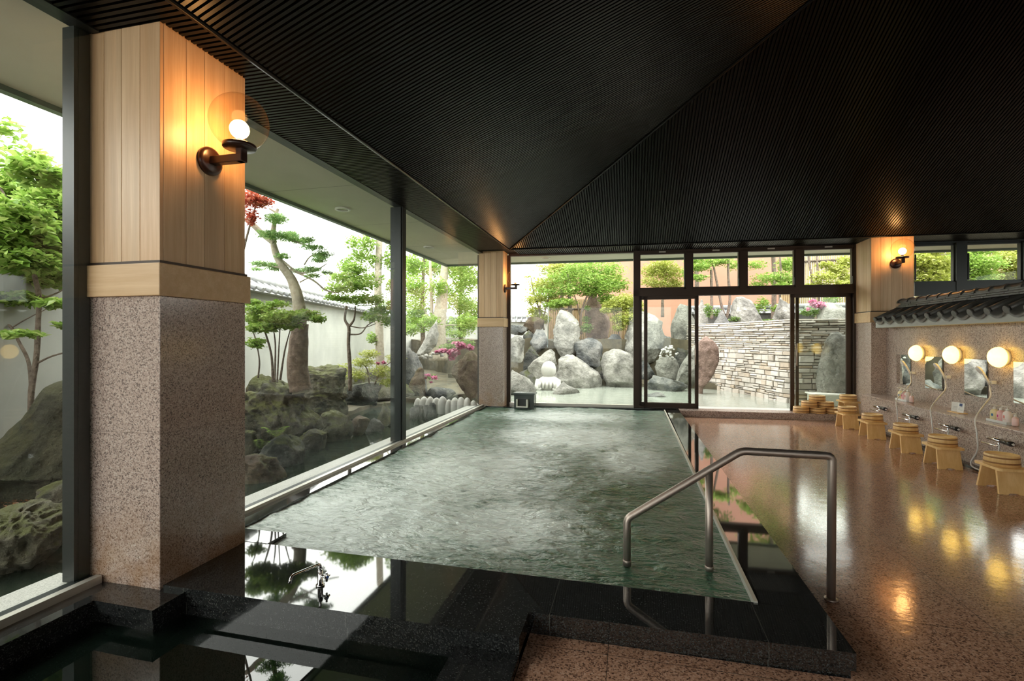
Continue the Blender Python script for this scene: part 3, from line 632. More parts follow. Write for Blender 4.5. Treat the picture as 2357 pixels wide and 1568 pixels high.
# stools and wooden bowls
def make_stool():
    t = thing('bath_stool', '', 'stool')
    L, Wd, H = .35, .245, .235
    def rr(l, w_, r, waist):
        pts = []
        for cx_, cy_, a0 in ((w_-r, l-r, 0), (-w_+r, l-r, 1), (-w_+r, -l+r, 2), (w_-r, -l+r, 3)):
            pts += [(cx_+r*math.cos((a0+q/5)*math.pi/2), cy_+r*math.sin((a0+q/5)*math.pi/2)) for q in range(6)]
        return [(x*(1-waist*math.exp(-(y/.07)**2)), y) for x, y in pts]
    s = MB(); pts = rr(L/2, Wd/2, .03, 0); s.prism(pts, H-.024, H-.003); s.prism([(x*.985, y*.99) for x, y in pts], H-.003, H); s.build('seat', M['hinoki'], t, True)
    for sg in (-1, 1):
        b = MB(); y0, y1 = sg*.105, sg*.150; hw = .112; th = .021; prof = [(-hw, 0), (-.045, 0), (-.03, .012), (.03, .012), (.045, 0), (hw, 0), (hw-.008, H-.024), (-hw+.008, H-.024)]
        v = []
        for o_ in (0, 1):
            for x, z in prof: yb = y1+(y0-y1)*z/(H-.024); v.append((x, yb-sg*o_*th, z))
        m_ = len(prof); b.add(v, [tuple(range(m_)), tuple(range(2*m_-1, m_-1, -1))]+[(q, (q+1) % m_, m_+(q+1) % m_, m_+q) for q in range(m_)])
        b.build('leg', M['hinoki'], t, True)
    return t
def make_bowl():
    t = thing('wash_bowl', '', 'bowl')
    prof = [(.118, 0), (.128, .002), (.122, .098), (.119, .102), (.111, .102), (.110, .092), (.0005, .092)]
    b = MB(); b.lathe(prof, 48); b.build('staves', M['hinoki'], t, True)
    for z, r in ((.03, .1275), (.078, .1245)):
        MB().lathe([(r-.003, z-.007), (r+.0012, z-.006), (r+.0012, z+.006), (r-.003, z+.007)], 48, cap=False).build('hoop', M['hinoki_band'], t, True)
    return t
stool = make_stool(); bowl = make_bowl(); first = [True]
def place(src, x, y, z, rz, label, group, sc_=1):
    o_ = src if not src.get('used') else copy_tree(src)
    o_.location = (x, y, z); o_.rotation_euler = (0, 0, rz); o_.scale = (sc_,)*3; o_['label'] = label; o_['group'] = group; src['used'] = 1
    return o_
where = ['nearest the camera', 'second from the camera', 'in the middle of the row', 'fourth from the camera', 'farthest of the floor row']
for (x, y), wv, rz in zip(((3.335, 5.49), (3.33, 6.37), (3.335, 7.13), (3.33, 7.99), (3.32, 8.79)), where, (.02, -.02, .015, .0, .03)):
    place(stool, x, y, 0, rz, 'pale wooden bath stool in front of the washing counter, '+wv, 'wooden bath stools along the washing counter')
    place(bowl, x, y, .235, rz*9, 'upturned wooden wash bowl on the bath stool '+wv, 'wooden wash bowls set upside down on the stools')
place(stool, 3.60, 9.50, .11, .05, 'pale wooden bath stool on the granite step beside the pillar', 'wooden bath stools along the washing counter')
place(bowl, 3.60, 9.50, .345, 1, 'upturned wooden wash bowl on the stool standing on the granite step', 'wooden wash bowls set upside down on the stools')
pl = ['left end of the bottom row', 'middle of the bottom row', 'right end of the bottom row', 'left of the second tier', 'right of the second tier', 'top of the pyramid']
bp = [(2.90, 9.57), (3.155, 9.575), (3.41, 9.575), (3.03, 9.575), (3.285, 9.578), (3.155, 9.58)]
for (x, y), l, tz in zip(bp, pl, (0, 0, 0, 1, 1, 2)):
    place(bowl, x, y, .11+tz*.1025, l.__len__()*.3, 'wooden wash bowl stacked on the granite step, '+l, 'wooden wash bowls stacked in a pyramid')
del stool['used'], bowl['used']

# bottles, trays and the card stand
LIQ = {}
def bottle(yv, x, s, col, label, logo, small=False):
    t = thing('pump_bottle', label, 'bottle', (x, yv, ZS+.006), group='pump bottles on the washing shelf')
    if col not in LIQ: LIQ[col] = mat('milky_plastic', col, .35, Subsurface_Weight=.1)
    h = .13*s; r = .036*s
    MB().lathe([(r*.9, 0), (r, .006), (r, h*.72), (r*.9, h*.86), (r*.45, h*.97), (r*.42, h)], 24, sy=1.15).build('body', LIQ[col], t, True)
    MB().lathe([(.016*s, h), (.016*s, h+.018*s), (.012*s, h+.02*s), (.006*s, h+.021*s), (.006*s, h+.04*s)], 16).build('collar', M['white'], t, True)
    b = MB(); b.bbox(-.05*s, .012*s, -.008*s, .008*s, h+.038*s, h+.05*s, .003*s); b.build('pump_head', M['white'], t, True)
    if logo:
        q = MB(); R_ = 1.004*r
        for (u0, u1, z0, z1) in logo[1]:
            n_ = 5; vv = []
            for z in (z0, z1):
                for q_ in range(n_+1):
                    a = math.pi+(u0+(u1-u0)*q_/n_); vv.append((R_*math.cos(a), R_*math.sin(a)*1.15, h*z))
            q.add(vv, [(a_, a_+1, a_+n_+2, a_+n_+1) for a_ in range(n_)])
        key = ('logo',)+logo[0]
        if key not in LIQ: LIQ[key] = mat('printed_mark', logo[0], .5)
        q.build('printed_label', LIQ[key], t, True)
    return t
blk = [(.15, .65, .42, .62)]; two = [(-.1, .28, .42, .62), (-.1, .5, .32, .35)]; letters = [(-.1, .0, .42, .62), (.06, .16, .42, .62), (.22, .32, .42, .62), (-.1, .32, .6, .64), (-.15, .55, .33, .345)]
for (y0, xs, who) in ((6.46, 3.86, 'near'), (8.38, 3.86, 'far')):
    nm = {'near': 'in the near tray at the right', 'far': 'in the far tray under the first mirror'}[who]; hid = who
    bottle(y0, xs, 1.0, (.85,.75,.42), 'pale yellow pump bottle with a blue mark '+nm, ((.03,.15,.4), blk))
    bottle(y0-.10, xs, 1.0, (.85,.5,.48), 'pink pump bottle with a magenta mark '+nm, ((.6,.02,.2), two))
    bottle(y0-.21, xs-.01, 1.05, (.82,.74,.68), 'white pump bottle with red lettering '+nm, ((.7,.06,.05), letters))
    bottle(y0-.33, xs-.02, .72, (.78,.55,.52), 'small pink foam pump bottle beside the '+who+' tray', None)
    tr = MB(); tr.bbox(xs-.05, xs+.05, y0-.26, y0+.05, ZS, ZS+.005, .002); tr.bbox(xs-.05, xs-.046, y0-.26, y0+.05, ZS, ZS+.028, .0015); tr.bbox(xs+.046, xs+.05, y0-.26, y0+.05, ZS, ZS+.028, .0015); tr.bbox(xs-.05, xs+.05, y0-.26, y0-.256, ZS, ZS+.028, .0015); tr.bbox(xs-.05, xs+.05, y0+.046, y0+.05, ZS, ZS+.028, .0015)
    tag(tr.build('bottle_tray', M['white']), 'white plastic tray holding pump bottles, '+('at the right edge' if who == 'near' else 'under the first mirror'), 'tray', 'white bottle trays')
t = thing('card_stand', 'small white leaflet cards standing on the granite shelf beside the third mirror', 'leaflets', (3.87, 7.1, ZS))
MB().bbox(-.05, .05, -.1, .12, 0, .008, .002).build('tray', M['hinoki'], t, True)
for q, (dy, az) in enumerate(((.05, .5), (-.045, .2))):
    R_ = Matrix.Translation((0, dy, .008)) @ Matrix.Rotation(az, 4, 'Z') @ Matrix.Rotation(.12, 4, 'Y'); MB().box(-.001, .001, -.045, .045, 0, .115, R_).build('card', M['white'], t, True)
    if q: 
        b = MB(); b.box(-.002, -.0012, -.02, .02, .075, .108, R_); b.build('blue_print', mat('dark_blue_print', (.02,.05,.15), .6), t, True)
    b = MB(); 
    for z in (.03, .045, .06): b.box(-.002, -.0012, -.03, .03-.2*(z-.03), z, z+.003, R_)
    b.build('printed_lines', mat('grey_print', (.3,.3,.3), .6), t, True)
# ================================================================== outdoors
for (nm, lab, x0, x1, y0, y1, z) in (('ground', 'damp dark garden earth outside the windows', -40, 40, -12, 60, -.45),):
    g = MB(); g.add([(x0, y0, z), (x1, y0, z), (x1, y1, z), (x0, y1, z)], [(0,1,2,3)]); o = g.build(nm, M['earth']); tag(o, lab, 'ground', kind='structure')
g = MB(); g.prism([(-5.2, -3), (-2.9, -3), (-2.9, 9.5), (-2.6, 9.7), (-2.9, 12.3), (-5.0, 12.0), (-6.2, 8)], -.3, -.08)
tag(g.build('garden_pond', M['pondwater']), 'dark still garden pond outside the left windows', 'pond', kind='stuff')
g = MB(); g.prism([(-2.9, 10.0), (5.5, 10.45), (5.8, 13), (2, 18.5), (-4, 18.5), (-3.9, 14)], -.3, -.05)
tag(g.build('outdoor_pool', M['outwater']), 'pale steaming outdoor hot spring pool behind the rear windows', 'water', kind='stuff')

def rock(label, px0, px1, py0, py1, D, m, seed, dep=.8, cuts=22, lean=0, taper=0, base=None, flat=None, sub=4, nz=.09, group=None, name='boulder', minz=None, prof=None):
    bm = bmesh.new(); bmesh.ops.create_icosphere(bm, subdivisions=sub, radius=1)
    v = np.array([x.co[:] for x in bm.verts]); f = np.array([[q.index for q in x.verts] for x in bm.faces]); bm.free()
    r = np.random.RandomState(seed)
    if prof: return rock_outline(label, prof, D, m, r, v, f, dep, nz, minz, group, name)
    for _ in range(cuts):
        d = r.normal(size=3); d /= np.linalg.norm(d); lim = r.uniform(.42, .82); s = v @ d; ov = np.clip(s-lim, 0, None); v = v-np.outer(ov*.96, d)
    off = r.uniform(0, 50, 3)
    tl = Vector(r.normal(size=3)).normalized()
    nn = np.array([noise.fractal(Vector(p*1.5+off), .8, 2.1, 6)*nz*1.3-abs(noise.noise(Vector(p*2.6+off*2)+tl*Vector(p).dot(tl)*5))*nz*1.5 for p in v]); v = v*(1+nn)[:, None]
    if flat: v[:, 2] = np.where(v[:, 2] > flat*.7, flat*.7+(v[:, 2]-flat*.7)*.25, v[:, 2])
    z = (v[:, 2]-v[:, 2].min())/(np.ptp(v[:, 2])); v[:, 0] = v[:, 0]*(1-taper*z)+lean*(z-.5); v[:, 1] *= (1-taper*.6*z)
    for a in (0, 1, 2): v[:, a] = (v[:, a]-v[:, a].min())/np.ptp(v[:, a])-.5
    c = W((px0+px1)/2, py1, D); wd = (px1-px0)*D/F; zt = CH+(HY-py0)*D/F; zb = CH+(HY-py1)*D/F
    if minz is not None: zb = min(zb, minz)
    dp = wd*dep; th = math.atan2(c.x, c.y); ct, s_ = math.cos(th), math.sin(th)
    x, y = v[:, 0]*wd, v[:, 1]*dp; vv = np.stack([x*ct+y*s_, -x*s_+y*ct, (v[:, 2]+.5)*(zt-zb)], 1)
    cc = Vector((c.x, c.y, 0))+Vector((math.sin(th), math.cos(th), 0))*dp*.25
    o = npmesh(name, vv, f, M[m]); o.location = (cc.x, cc.y, zb)
    return tag(o, label, 'rock', group)
def rock_outline(label, prof, D, m, r, v, f, dep, nz, minz, group, name):
    # a boulder whose width at each height is given; round in depth, then roughened
    ys = np.array([q[0] for q in prof], float); xl = np.array([q[1] for q in prof], float); xr = np.array([q[2] for q in prof], float)
    for _ in range(14):
        d = r.normal(size=3); d /= np.linalg.norm(d); lim = r.uniform(.72, .92); s = v @ d; v = v-np.outer(np.clip(s-lim, 0, None)*.9, d)
    v = v/np.abs(v).max(0); off = r.uniform(0, 50, 3); tl = r.normal(size=3); tl /= np.linalg.norm(tl)
    z = v[:, 2]; h = np.sqrt(np.clip(1-z*z, 1e-4, 1)); wd_ = np.clip(1-np.abs(z)**7, 0, 1)**.5
    yy = ys[0]+(1-z)/2*(ys[-1]-ys[0]); L = np.interp(yy, ys, xl); Rr = np.interp(yy, ys, xr)
    c0 = W((xl.min()+xr.max())/2, ys[-1], D); k = D/F; mx = (xr-xl).max()
    x = (L+Rr)/2+(v[:, 0]/h)*wd_*(Rr-L)/2-(xl.min()+xr.max())/2; y = (v[:, 1]/h)*wd_*((Rr-L)*.6+mx*.4)/2*dep
    x = x*k; y = y*k; zz = (ys[-1]-yy)*k; S = mx*k
    for i in range(len(v)):
        q = np.array([x[i], y[i], zz[i]])/S; n1 = noise.fractal(Vector(q*3.2+off), .8, 2.1, 6)*nz*.9-abs(noise.noise(Vector(q*4.5+off*2+tl*q.dot(tl)*8)))*nz
        g = (n1+nz*.35)*S*.5; e = np.array([x[i], y[i]*1.5]); ne = np.linalg.norm(e)+1e-6; x[i] += e[0]/ne*g; y[i] += e[1]/ne*g; zz[i] += g*max(0, z[i])
    th = math.atan2(c0.x, c0.y); ct, s_ = math.cos(th), math.sin(th)
    vv = np.stack([x*ct+y*s_, -x*s_+y*ct, zz-zz.min()], 1); o = npmesh(name, vv, f, M[m]); zb = CH+(HY-ys[-1])*k
    if minz is not None and zb > minz: vv[:, 2] = np.where(vv[:, 2] < .1*S, vv[:, 2]-(zb-minz), vv[:, 2]); o.data.vertices.foreach_set('co', vv.astype(np.float32).ravel())
    dp = S*dep; cc = Vector((c0.x, c0.y, 0))+Vector((math.sin(th), math.cos(th), 0))*dp*.25; o.location = (cc.x, cc.y, zb)
    return tag(o, label, 'rock', group)
RK = [
 ('tall pale upright slab boulder at the centre of the waterfall rocks', 1258,1340,706,826,16,'r_pale',1,dict(nz=.075,sub=5,prof=[(707,1291,1309),(715,1285,1325),(740,1280,1333),(770,1272,1337),(795,1266,1337),(812,1272,1330),(828,1286,1320)],taper=.45,dep=.5,cuts=22)),
 ('blocky white boulder at the left edge of the rear window', 1160,1208,768,836,14,'r_pale',2,dict(nz=.075,sub=5,prof=[(769,1168,1198),(780,1164,1207),(800,1162,1206),(820,1162,1208),(836,1166,1202)],flat=.5)),
 ('dark angular boulder behind the white block', 1203,1232,760,802,16.5,'r_dark',3,{}),
 ('grey boulder left of the tall slab with a pinkish foot', 1220,1263,758,815,16,'r_grey',4,{}),
 ('dark grey boulder under the white block by the trickle', 1204,1244,797,842,15.4,'r_dark',5,{}),
 ('humped pale grey boulder behind the white stone figure', 1216,1284,802,862,15,'r_pale',6,dict(nz=.075,sub=5,prof=[(803,1260,1272),(815,1250,1279),(830,1228,1282),(845,1218,1282),(862,1216,1284)],taper=.5,lean=.5)),
 ('wide low front boulder at the rear pool edge', 1270,1395,817,890,14.7,'r_pale',7,dict(nz=.075,prof=[(817,1298,1318),(830,1288,1340),(845,1280,1362),(862,1274,1382),(878,1272,1393),(892,1272,1394)],flat=.75,taper=.45,lean=-.35,cuts=10,sub=5)),
 ('angular dark-streaked boulder above the wide low boulder', 1318,1388,772,856,15.7,'r_grey',8,dict(nz=.075,sub=5,prof=[(773,1345,1375),(785,1325,1384),(800,1322,1387),(820,1328,1388),(840,1340,1386),(858,1358,1380)],cuts=24)),
 ('large rounded boulder at the right of the rear window', 1383,1470,795,890,14.8,'r_pale',9,dict(nz=.075,prof=[(796,1400,1440),(806,1389,1452),(830,1385,1466),(860,1388,1470),(880,1396,1470),(892,1400,1466)],flat=.7,sub=5,cuts=10)),
 ('low boulder in the water at the left edge of the rear window', 1160,1235,853,908,12.6,'r_pale',10,dict(taper=.4,lean=-.5)),
 ('brownish boulder on top of the rocks at the left', 1204,1254,729,770,17.2,'r_brown',11,{}),
 ('flat pale boulder low at the upper left', 1160,1215,748,772,17,'r_grey',12,{}),
 ('small pyramid-shaped rock poking out of the outdoor pool', 1270,1335,880,908,12.9,'r_pale',13,dict(taper=.75,cuts=10)),
 ('dark ledge rock behind the white stone figure', 1184,1252,850,890,15,'r_dark',14,{}),
 ('tall reddish rock face behind the waterfall rocks', 1345,1404,655,800,18,'r_red',15,dict(taper=.4,dep=.6)),
 ('small round boulder above the large rounded one', 1396,1437,769,800,16.3,'r_grey',16,{}),
 ('big smooth pale boulder behind the fixed door panel', 1434,1534,712,840,15.9,'r_pale',17,dict(nz=.075,prof=[(712,1465,1495),(740,1450,1522),(770,1440,1530),(800,1436,1532),(842,1440,1524)],taper=.35,sub=5)),
 ('tall pale boulder behind the bright window glare', 1540,1600,688,815,16.2,'r_pale',18,dict(nz=.075,sub=5,prof=[(690,1556,1590),(740,1546,1598),(790,1545,1598),(818,1550,1592)],taper=.2)),
 ('leaning pale slab behind the left door leaf', 1545,1612,786,890,14.3,'r_pale',19,dict(nz=.075,sub=5,prof=[(787,1598,1606),(820,1580,1608),(850,1562,1609),(892,1545,1609)],lean=.9,taper=.3)),
 ('low wet rock at the waterline behind the left door leaf', 1486,1582,866,905,13.8,'r_grey',20,dict(taper=.4)),
 ('middle boulder between the big smooth boulder and the slab', 1508,1563,822,880,15,'r_pale',21,{}),
 ('small rock in the water low behind the left door leaf', 1478,1535,903,925,12.3,'r_grey',22,dict(taper=.6)),
 ('leaning pink-grey boulder against the stone wall, seen through the open door', 1596,1654,773,895,12.9,'r_red',23,dict(nz=.075,prof=[(774,1616,1634),(785,1608,1645),(800,1607,1652),(830,1606,1653),(860,1605,1646),(885,1602,1634),(900,1600,1626)],lean=.55,cuts=9,sub=5)),
 ('narrow white-streaked upright rock on the wall top', 1604,1630,688,765,15.4,'r_pale',24,dict(taper=.3)),
 ('pointed small rock on the wall top beside two trunks', 1640,1680,712,765,15,'r_grey',25,dict(taper=.6)),
 ('large pale upright boulder on the wall top seen through the doorway', 1680,1752,684,765,15,'r_pale',26,dict(nz=.075,sub=5,prof=[(682,1692,1722),(700,1684,1735),(720,1684,1744),(740,1692,1752),(765,1695,1752)],taper=.3,lean=-.2)),
 ('rounded boulder on the wall top beside the right door leaf', 1772,1826,683,765,15,'r_pale',27,dict(taper=.4)),
 ('tall pale slab set into the stone wall at the right', 1876,1950,764,900,10.6,'r_pale',28,dict(nz=.075,sub=5,prof=[(766,1900,1944),(800,1896,1950),(840,1888,1952),(875,1882,1955),(905,1878,1958)],taper=.45,lean=.35,dep=.35)),
 ('broad boulder on the wall top at the far right', 1886,1955,695,780,13,'r_pale',29,dict(taper=.3)),
 # left garden
 ('huge olive-brown boulder outside the nearest left window', -110,190,853,1135,4.05,'r_olive',31,dict(prof=[(853,100,190),(870,88,200),(920,62,210),(980,20,220),(1040,-30,225),(1100,-60,225),(1135,-40,190)],flat=.75,taper=.3,lean=.3,sub=6,cuts=12,dep=.45,nz=.06)),
 ('rounded grey boulder half hidden by the first window post', 76,260,1097,1215,3.9,'r_moss',32,dict(nz=.075,prof=[(1097,160,215),(1120,115,240),(1150,95,255),(1190,87,255),(1218,90,230)],flat=.7,sub=5)),
 ('flat mossy rough rock at the bottom of the nearest window', -140,158,1180,1340,3.15,'r_moss',33,dict(prof=[(1182,35,75),(1200,-20,100),(1230,-60,150),(1260,-60,150),(1300,-60,100),(1345,-60,40)],flat=.55,sub=6,taper=.45,nz=.16,cuts=22)),
 ('small mossy rock among fallen leaves at the left edge', -60,32,1125,1215,3.9,'r_moss',34,{}),
 ('small flat stone among the fallen leaves', 33,84,1165,1195,3.8,'r_moss',35,{}),
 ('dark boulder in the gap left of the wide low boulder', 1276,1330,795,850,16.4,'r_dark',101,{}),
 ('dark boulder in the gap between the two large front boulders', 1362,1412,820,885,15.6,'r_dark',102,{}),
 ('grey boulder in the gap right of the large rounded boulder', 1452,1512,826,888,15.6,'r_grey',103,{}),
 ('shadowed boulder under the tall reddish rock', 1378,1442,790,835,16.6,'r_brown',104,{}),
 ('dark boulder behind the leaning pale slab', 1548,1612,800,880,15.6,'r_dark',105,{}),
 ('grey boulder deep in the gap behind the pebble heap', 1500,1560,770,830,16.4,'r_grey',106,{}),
 ('long pale stone behind the huge boulder', -60,80,880,960,5.2,'r_brown',36,{}),
 ('large dark mossy boulder behind the pine tree roots', 530,730,882,1045,6.6,'r_moss',37,dict(prof=[(884,592,656),(900,562,690),(930,545,700),(965,545,728),(1000,550,725),(1045,555,700)],flat=.55,sub=6,taper=.15,cuts=26,nz=.13)),
 ('upright mossy rock right of the pine trunk', 694,800,835,970,8.6,'r_moss',38,dict(prof=[(836,702,792),(850,697,800),(900,700,790),(940,705,800),(970,705,800)],flat=.5,sub=6,taper=.05,cuts=26,nz=.12)),
 ('rugged boulder with a yellow moss patch in the pond', 720,812,948,1015,7.2,'r_moss',39,dict(nz=.075,prof=[(948,742,795),(960,732,808),(985,726,812),(1017,722,812)],flat=.6,sub=5,taper=.2,cuts=20)),
 ('pale flat-topped rock in the pond near the mullion', 804,852,960,1005,7.6,'r_brown',40,dict(flat=.4)),
 ('low pale rock tip beside the flat-topped rock', 842,884,962,996,7.9,'r_grey',41,dict(taper=.4)),
 ('upright pointed stone standing in the pond by the mullion', 866,912,928,985,8.4,'r_moss',42,dict(taper=.5)),
 ('round moss-topped stone at the pond waterline', 684,752,992,1035,6.5,'r_moss',43,dict(flat=.7,sub=5,cuts=8)),
 ('sloping dark boulder under the fern', 584,696,1000,1075,5.75,'r_dark',44,dict(nz=.075,prof=[(1003,640,668),(1020,615,690),(1045,598,697),(1078,585,695)],sub=5,taper=.5,lean=.4)),
 ('rounded rock at the left edge beside the fern', 550,590,990,1060,6.0,'r_moss',45,dict(flat=.7)),
 ('orange-brown rock in the pond beside the foreground pillar', 540,652,1048,1115,5.1,'r_brown',46,dict(prof=[(1050,565,600),(1065,560,628),(1090,555,650),(1118,550,652)],flat=.6,sub=5,taper=.5,lean=-.3,nz=.14)),
 ('grey boulder behind the mullion on the garden bank', 925,985,800,900,12,'r_grey',47,dict(taper=.3)),
 ('leaning pale boulder in front of the big tree trunk', 955,1010,735,830,14,'r_pale',48,dict(taper=.5,lean=.9)),
 ('large brown boulder under the pink azalea at the right of the last left pane', 1038,1112,808,915,12.2,'r_brown',49,dict(sub=5,cuts=10)),
 ('flat grey stone behind the row of pale edging stones', 980,1050,892,915,11.9,'r_grey',50,{}),
 ('tall grey boulder behind the flower bank', 940,980,845,915,11.6,'r_brown',51,dict(taper=.3)),
 ('broad stone bank boulder under the shrubs', 730,960,850,925,11,'r_moss',52,dict(flat=.5,taper=.3)),
 ('mossy root boulder at the foot of the pine', 570,690,862,905,7.6,'r_moss',53,dict(taper=.35)),
 ('dark boulder right behind the mossy upright rock', 790,880,880,945,10.5,'r_dark',54,dict(flat=.5,taper=.2)),
]
for (lab, a, b_, c_, d_, D, m_, sd, kw) in RK:
    rock(lab, a, b_, c_, d_, D, m_, sd, minz=(-.2 if d_ > 840 else None), **kw)
# raised banks that carry rocks, trees and shrubs
def bank(name, label, pts, z0, z1, m_='earth', seed=1):
    bm = bmesh.new(); vs = [bm.verts.new((x, y, z1)) for x, y in pts]; fc = bm.faces.new(vs)
    bmesh.ops.triangulate(bm, faces=[fc]); bmesh.ops.subdivide_edges(bm, edges=bm.edges[:], cuts=12, use_grid_fill=True)
    for v in bm.verts: v.co.z = z1-.0+noise.fractal(v.co*.8+Vector((seed, 0, 0)), 1, 2, 4)*.12
    ed = [e_ for e_ in bm.edges if e_.is_boundary]; g = bmesh.ops.extrude_edge_only(bm, edges=ed)
    for v in g['geom']:
        if isinstance(v, bmesh.types.BMVert): v.co.z = z0
    me = bpy.data.meshes.new(name); bm.to_mesh(me); bm.free(); me.materials.append(M[m_]); o = bpy.data.objects.new(name, me); sc.collection.objects.link(o)
    return tag(o, label, 'ground', kind='structure')
bank('garden_bank', 'mossy earth bank under the garden trees', [(-6.4, -3), (-3.95, -3), (-3.95, 3.4), (-4.5, 4.6), (-4.9, 6.0), (-5.4, 9.5), (-4.3, 11.6), (-3.4, 13.5), (-3.6, 19), (-12, 20), (-9, 14), (-6.9, 8), (-5.8, 3.4)], -.45, .02, seed=3)
bank('rock_bank', 'earth bank behind the waterfall rocks', [(-4.6, 15.6), (-1.6, 16.4), (1.5, 16.8), (3.4, 15.4), (6.5, 13.2), (14, 12.5), (16, 30), (-8, 34), (-12, 24)], -.45, 1.35, seed=8)
bank('slope_bank', 'lower earth slope among the waterfall rocks', [(-4.2, 14.6), (-1.0, 15.4), (2.0, 15.2), (3.6, 14.3), (5, 16), (-6, 20), (-6.5, 17)], -.45, .1, seed=5)

# stacked stone retaining wall, a shallow curve
def curve_pts():
    key = [onz(1604, 892, -.05), onz(1660, 899, -.05), onz(1740, 913, -.05), onz(1815, 928, -.05), onz(1890, 931, -.05)]
    key = [Vector((p.x, p.y)) for p in key]; e_ = key[-1]+(key[-1]-key[-2])*1.6; s_ = key[0]+Vector((-.15, 1.3)); return [s_]+key+[e_]
KP = curve_pts()
def spl(u):
    u = u*(len(KP)-1); i = min(int(u), len(KP)-2); u -= i; g = lambda j: KP[max(0, min(len(KP)-1, j))]
    p0, p1, p2, p3 = g(i-1), g(i), g(i+1), g(i+2); return .5*((2*p1)+(p2-p0)*u+(2*p0-5*p1+4*p2-p3)*u*u+(3*p1-3*p2+p3-p0)*u**3)
tb = [spl(i/200) for i in range(201)]; ln = [0]
for a, b_ in zip(tb, tb[1:]): ln.append(ln[-1]+(b_-a).length)
def at_len(s):
    i = min(np.searchsorted(ln, s), 200); i = max(1, i); u = (s-ln[i-1])/(ln[i]-ln[i-1]); return tb[i-1].lerp(tb[i], u), (tb[i]-tb[i-1]).normalized()
sw = MB(); r = random.Random(11); z = -.3; TOP = 1.80
while z < TOP:
    thin = z > 1.05; h = r.uniform(.035, .065) if thin else r.uniform(.07, .15)
    s = 0
    while s < ln[-1]-.05:
        l = r.uniform(.15, .5) if thin else r.uniform(.12, .38); l = min(l, ln[-1]-s)
        subs = [(0, h)] if thin or r.random() < .72 else [(0, h*.48), (h*.5, h)]
        for (za, zb) in subs:
            p, d = at_len(s+l/2); nrm = Vector((d.y, -d.x))
            if nrm.dot(Vector((0, -1))) < 0: nrm = -nrm
            out = r.uniform(-.012, .03); g = .006
            Mx = Matrix(((d.x, -nrm.x, 0, p.x), (d.y, -nrm.y, 0, p.y), (0, 0, 1, z), (0, 0, 0, 1)))
            j = lambda k: r.uniform(-k, k)
            L2 = l/2-g; f_ = -out; bv = .014
            vs = [(-L2+j(.01), .2, za+g), (L2+j(.01), .2, za+g), (L2, .2, zb-g), (-L2, .2, zb-g),
                  (-L2, f_+bv, za+g), (L2, f_+bv, za+g), (L2, f_+bv, zb-g), (-L2, f_+bv, zb-g),
                  (-L2+bv, f_+j(.008), za+g+bv*.7), (L2-bv, f_+j(.008), za+g+bv*.7), (L2-bv, f_+j(.008), zb-g-bv*.7), (-L2+bv, f_+j(.008), zb-g-bv*.7)]
            sw.add([Mx @ Vector(q) for q in vs], [(3,2,1,0), (0,1,5,4), (1,2,6,5), (2,3,7,6), (3,0,4,7), (4,5,9,8), (5,6,10,9), (6,7,11,10), (7,4,8,11), (8,9,10,11)])
        s += l
    z += h
bk = []
for i in range(0, 201, 10):
    p = tb[i]; d = (tb[min(i+1, 200)]-tb[max(i-1, 0)]).normalized(); nrm = Vector((d.y, -d.x)); nrm = nrm if nrm.y < 0 else -nrm; bk.append((p-nrm*.06, p-nrm*.7))
o = sw.build('stone_wall', M['stone']); tag(o, 'curved retaining wall of stacked pale ledge stones behind the sliding doors', 'wall')
q = MB(); nb = len(bk); q.add([(*a, -.3) for a, _ in bk]+[(*a, TOP-.03) for a, _ in bk]+[(*b_, TOP-.03) for _, b_ in bk], [(i, i+1, nb+i+1, nb+i) for i in range(nb-1)]+[(nb+i, nb+i+1, 2*nb+i+1, 2*nb+i) for i in range(nb-1)]); q.build('mortar_core', mat('shadowed_mortar', (.22,.2,.17), .95), o)

# walls and buildings behind
def wall_run(name, label, pts, z0, z1, m_, th=.2, coping=None, cat='wall', seam=True):
    t = thing(name, label, cat, (pts[0][0], pts[0][1], z0)); b = MB()
    for a, c in zip(pts, pts[1:]):
        a = Vector(a); c = Vector(c); d = (c-a).normalized(); nn = Vector((-d.y, d.x))*th
        b.prism([a, c, c+nn, a+nn] if True else [], z0, z1)
    b.build('wall_panel', M[m_], t)
    if coping:
        k = MB(); rr = .07
        for a, c in zip(pts, pts[1:]):
            a = Vector(a); c = Vector(c); L = (c-a).length; d = (c-a)/L; nn = Vector((-d.y, d.x)); mid = nn*th*.5; w_ = coping
            v = []
            for p in (a, c):
                for q_, zz in ((-w_, z1-.02), (0, z1+w_*.55), (w_, z1-.02)): u = p+mid+nn*q_; v.append((u.x, u.y, zz))
            k.add(v, [(0,1,4,3), (1,2,5,4), (0,3,5,2), (0,2,1), (3,4,5)])
            s = 0
            while s < L:
                p = a+d*s+mid
                for sg in (-1, 1):
                    e_ = p+nn*w_*sg*1.05; k.tube([(e_.x, e_.y, z1+.02), (p.x, p.y, z1+w_*.55+.04)], .045, 8)
                s += .27
            k.tube([(*(a+mid), z1+w_*.55+.07), (*(c+mid), z1+w_*.55+.07)], .085, 10)
        k.build('tile_coping', M['wetile'], t)
    return t
wall_run('garden_wall', 'pale plaster garden wall with a tiled coping, behind the left garden', [(-5.5, -3), (-5.65, 1.5), (-5.75, 3.4), (-6.95, 7.9), (-10.2, 20.2), (-10.6, 26)], -.45, 2.3, 'plaster', .2, .32)
wall_run('rear_garden_wall', 'grey plaster garden wall with tiled coping at the far left of the rear window', [(-10.4, 25), (-1.5, 25.5)], -.4, 2.3, 'plaster', .2, .35)
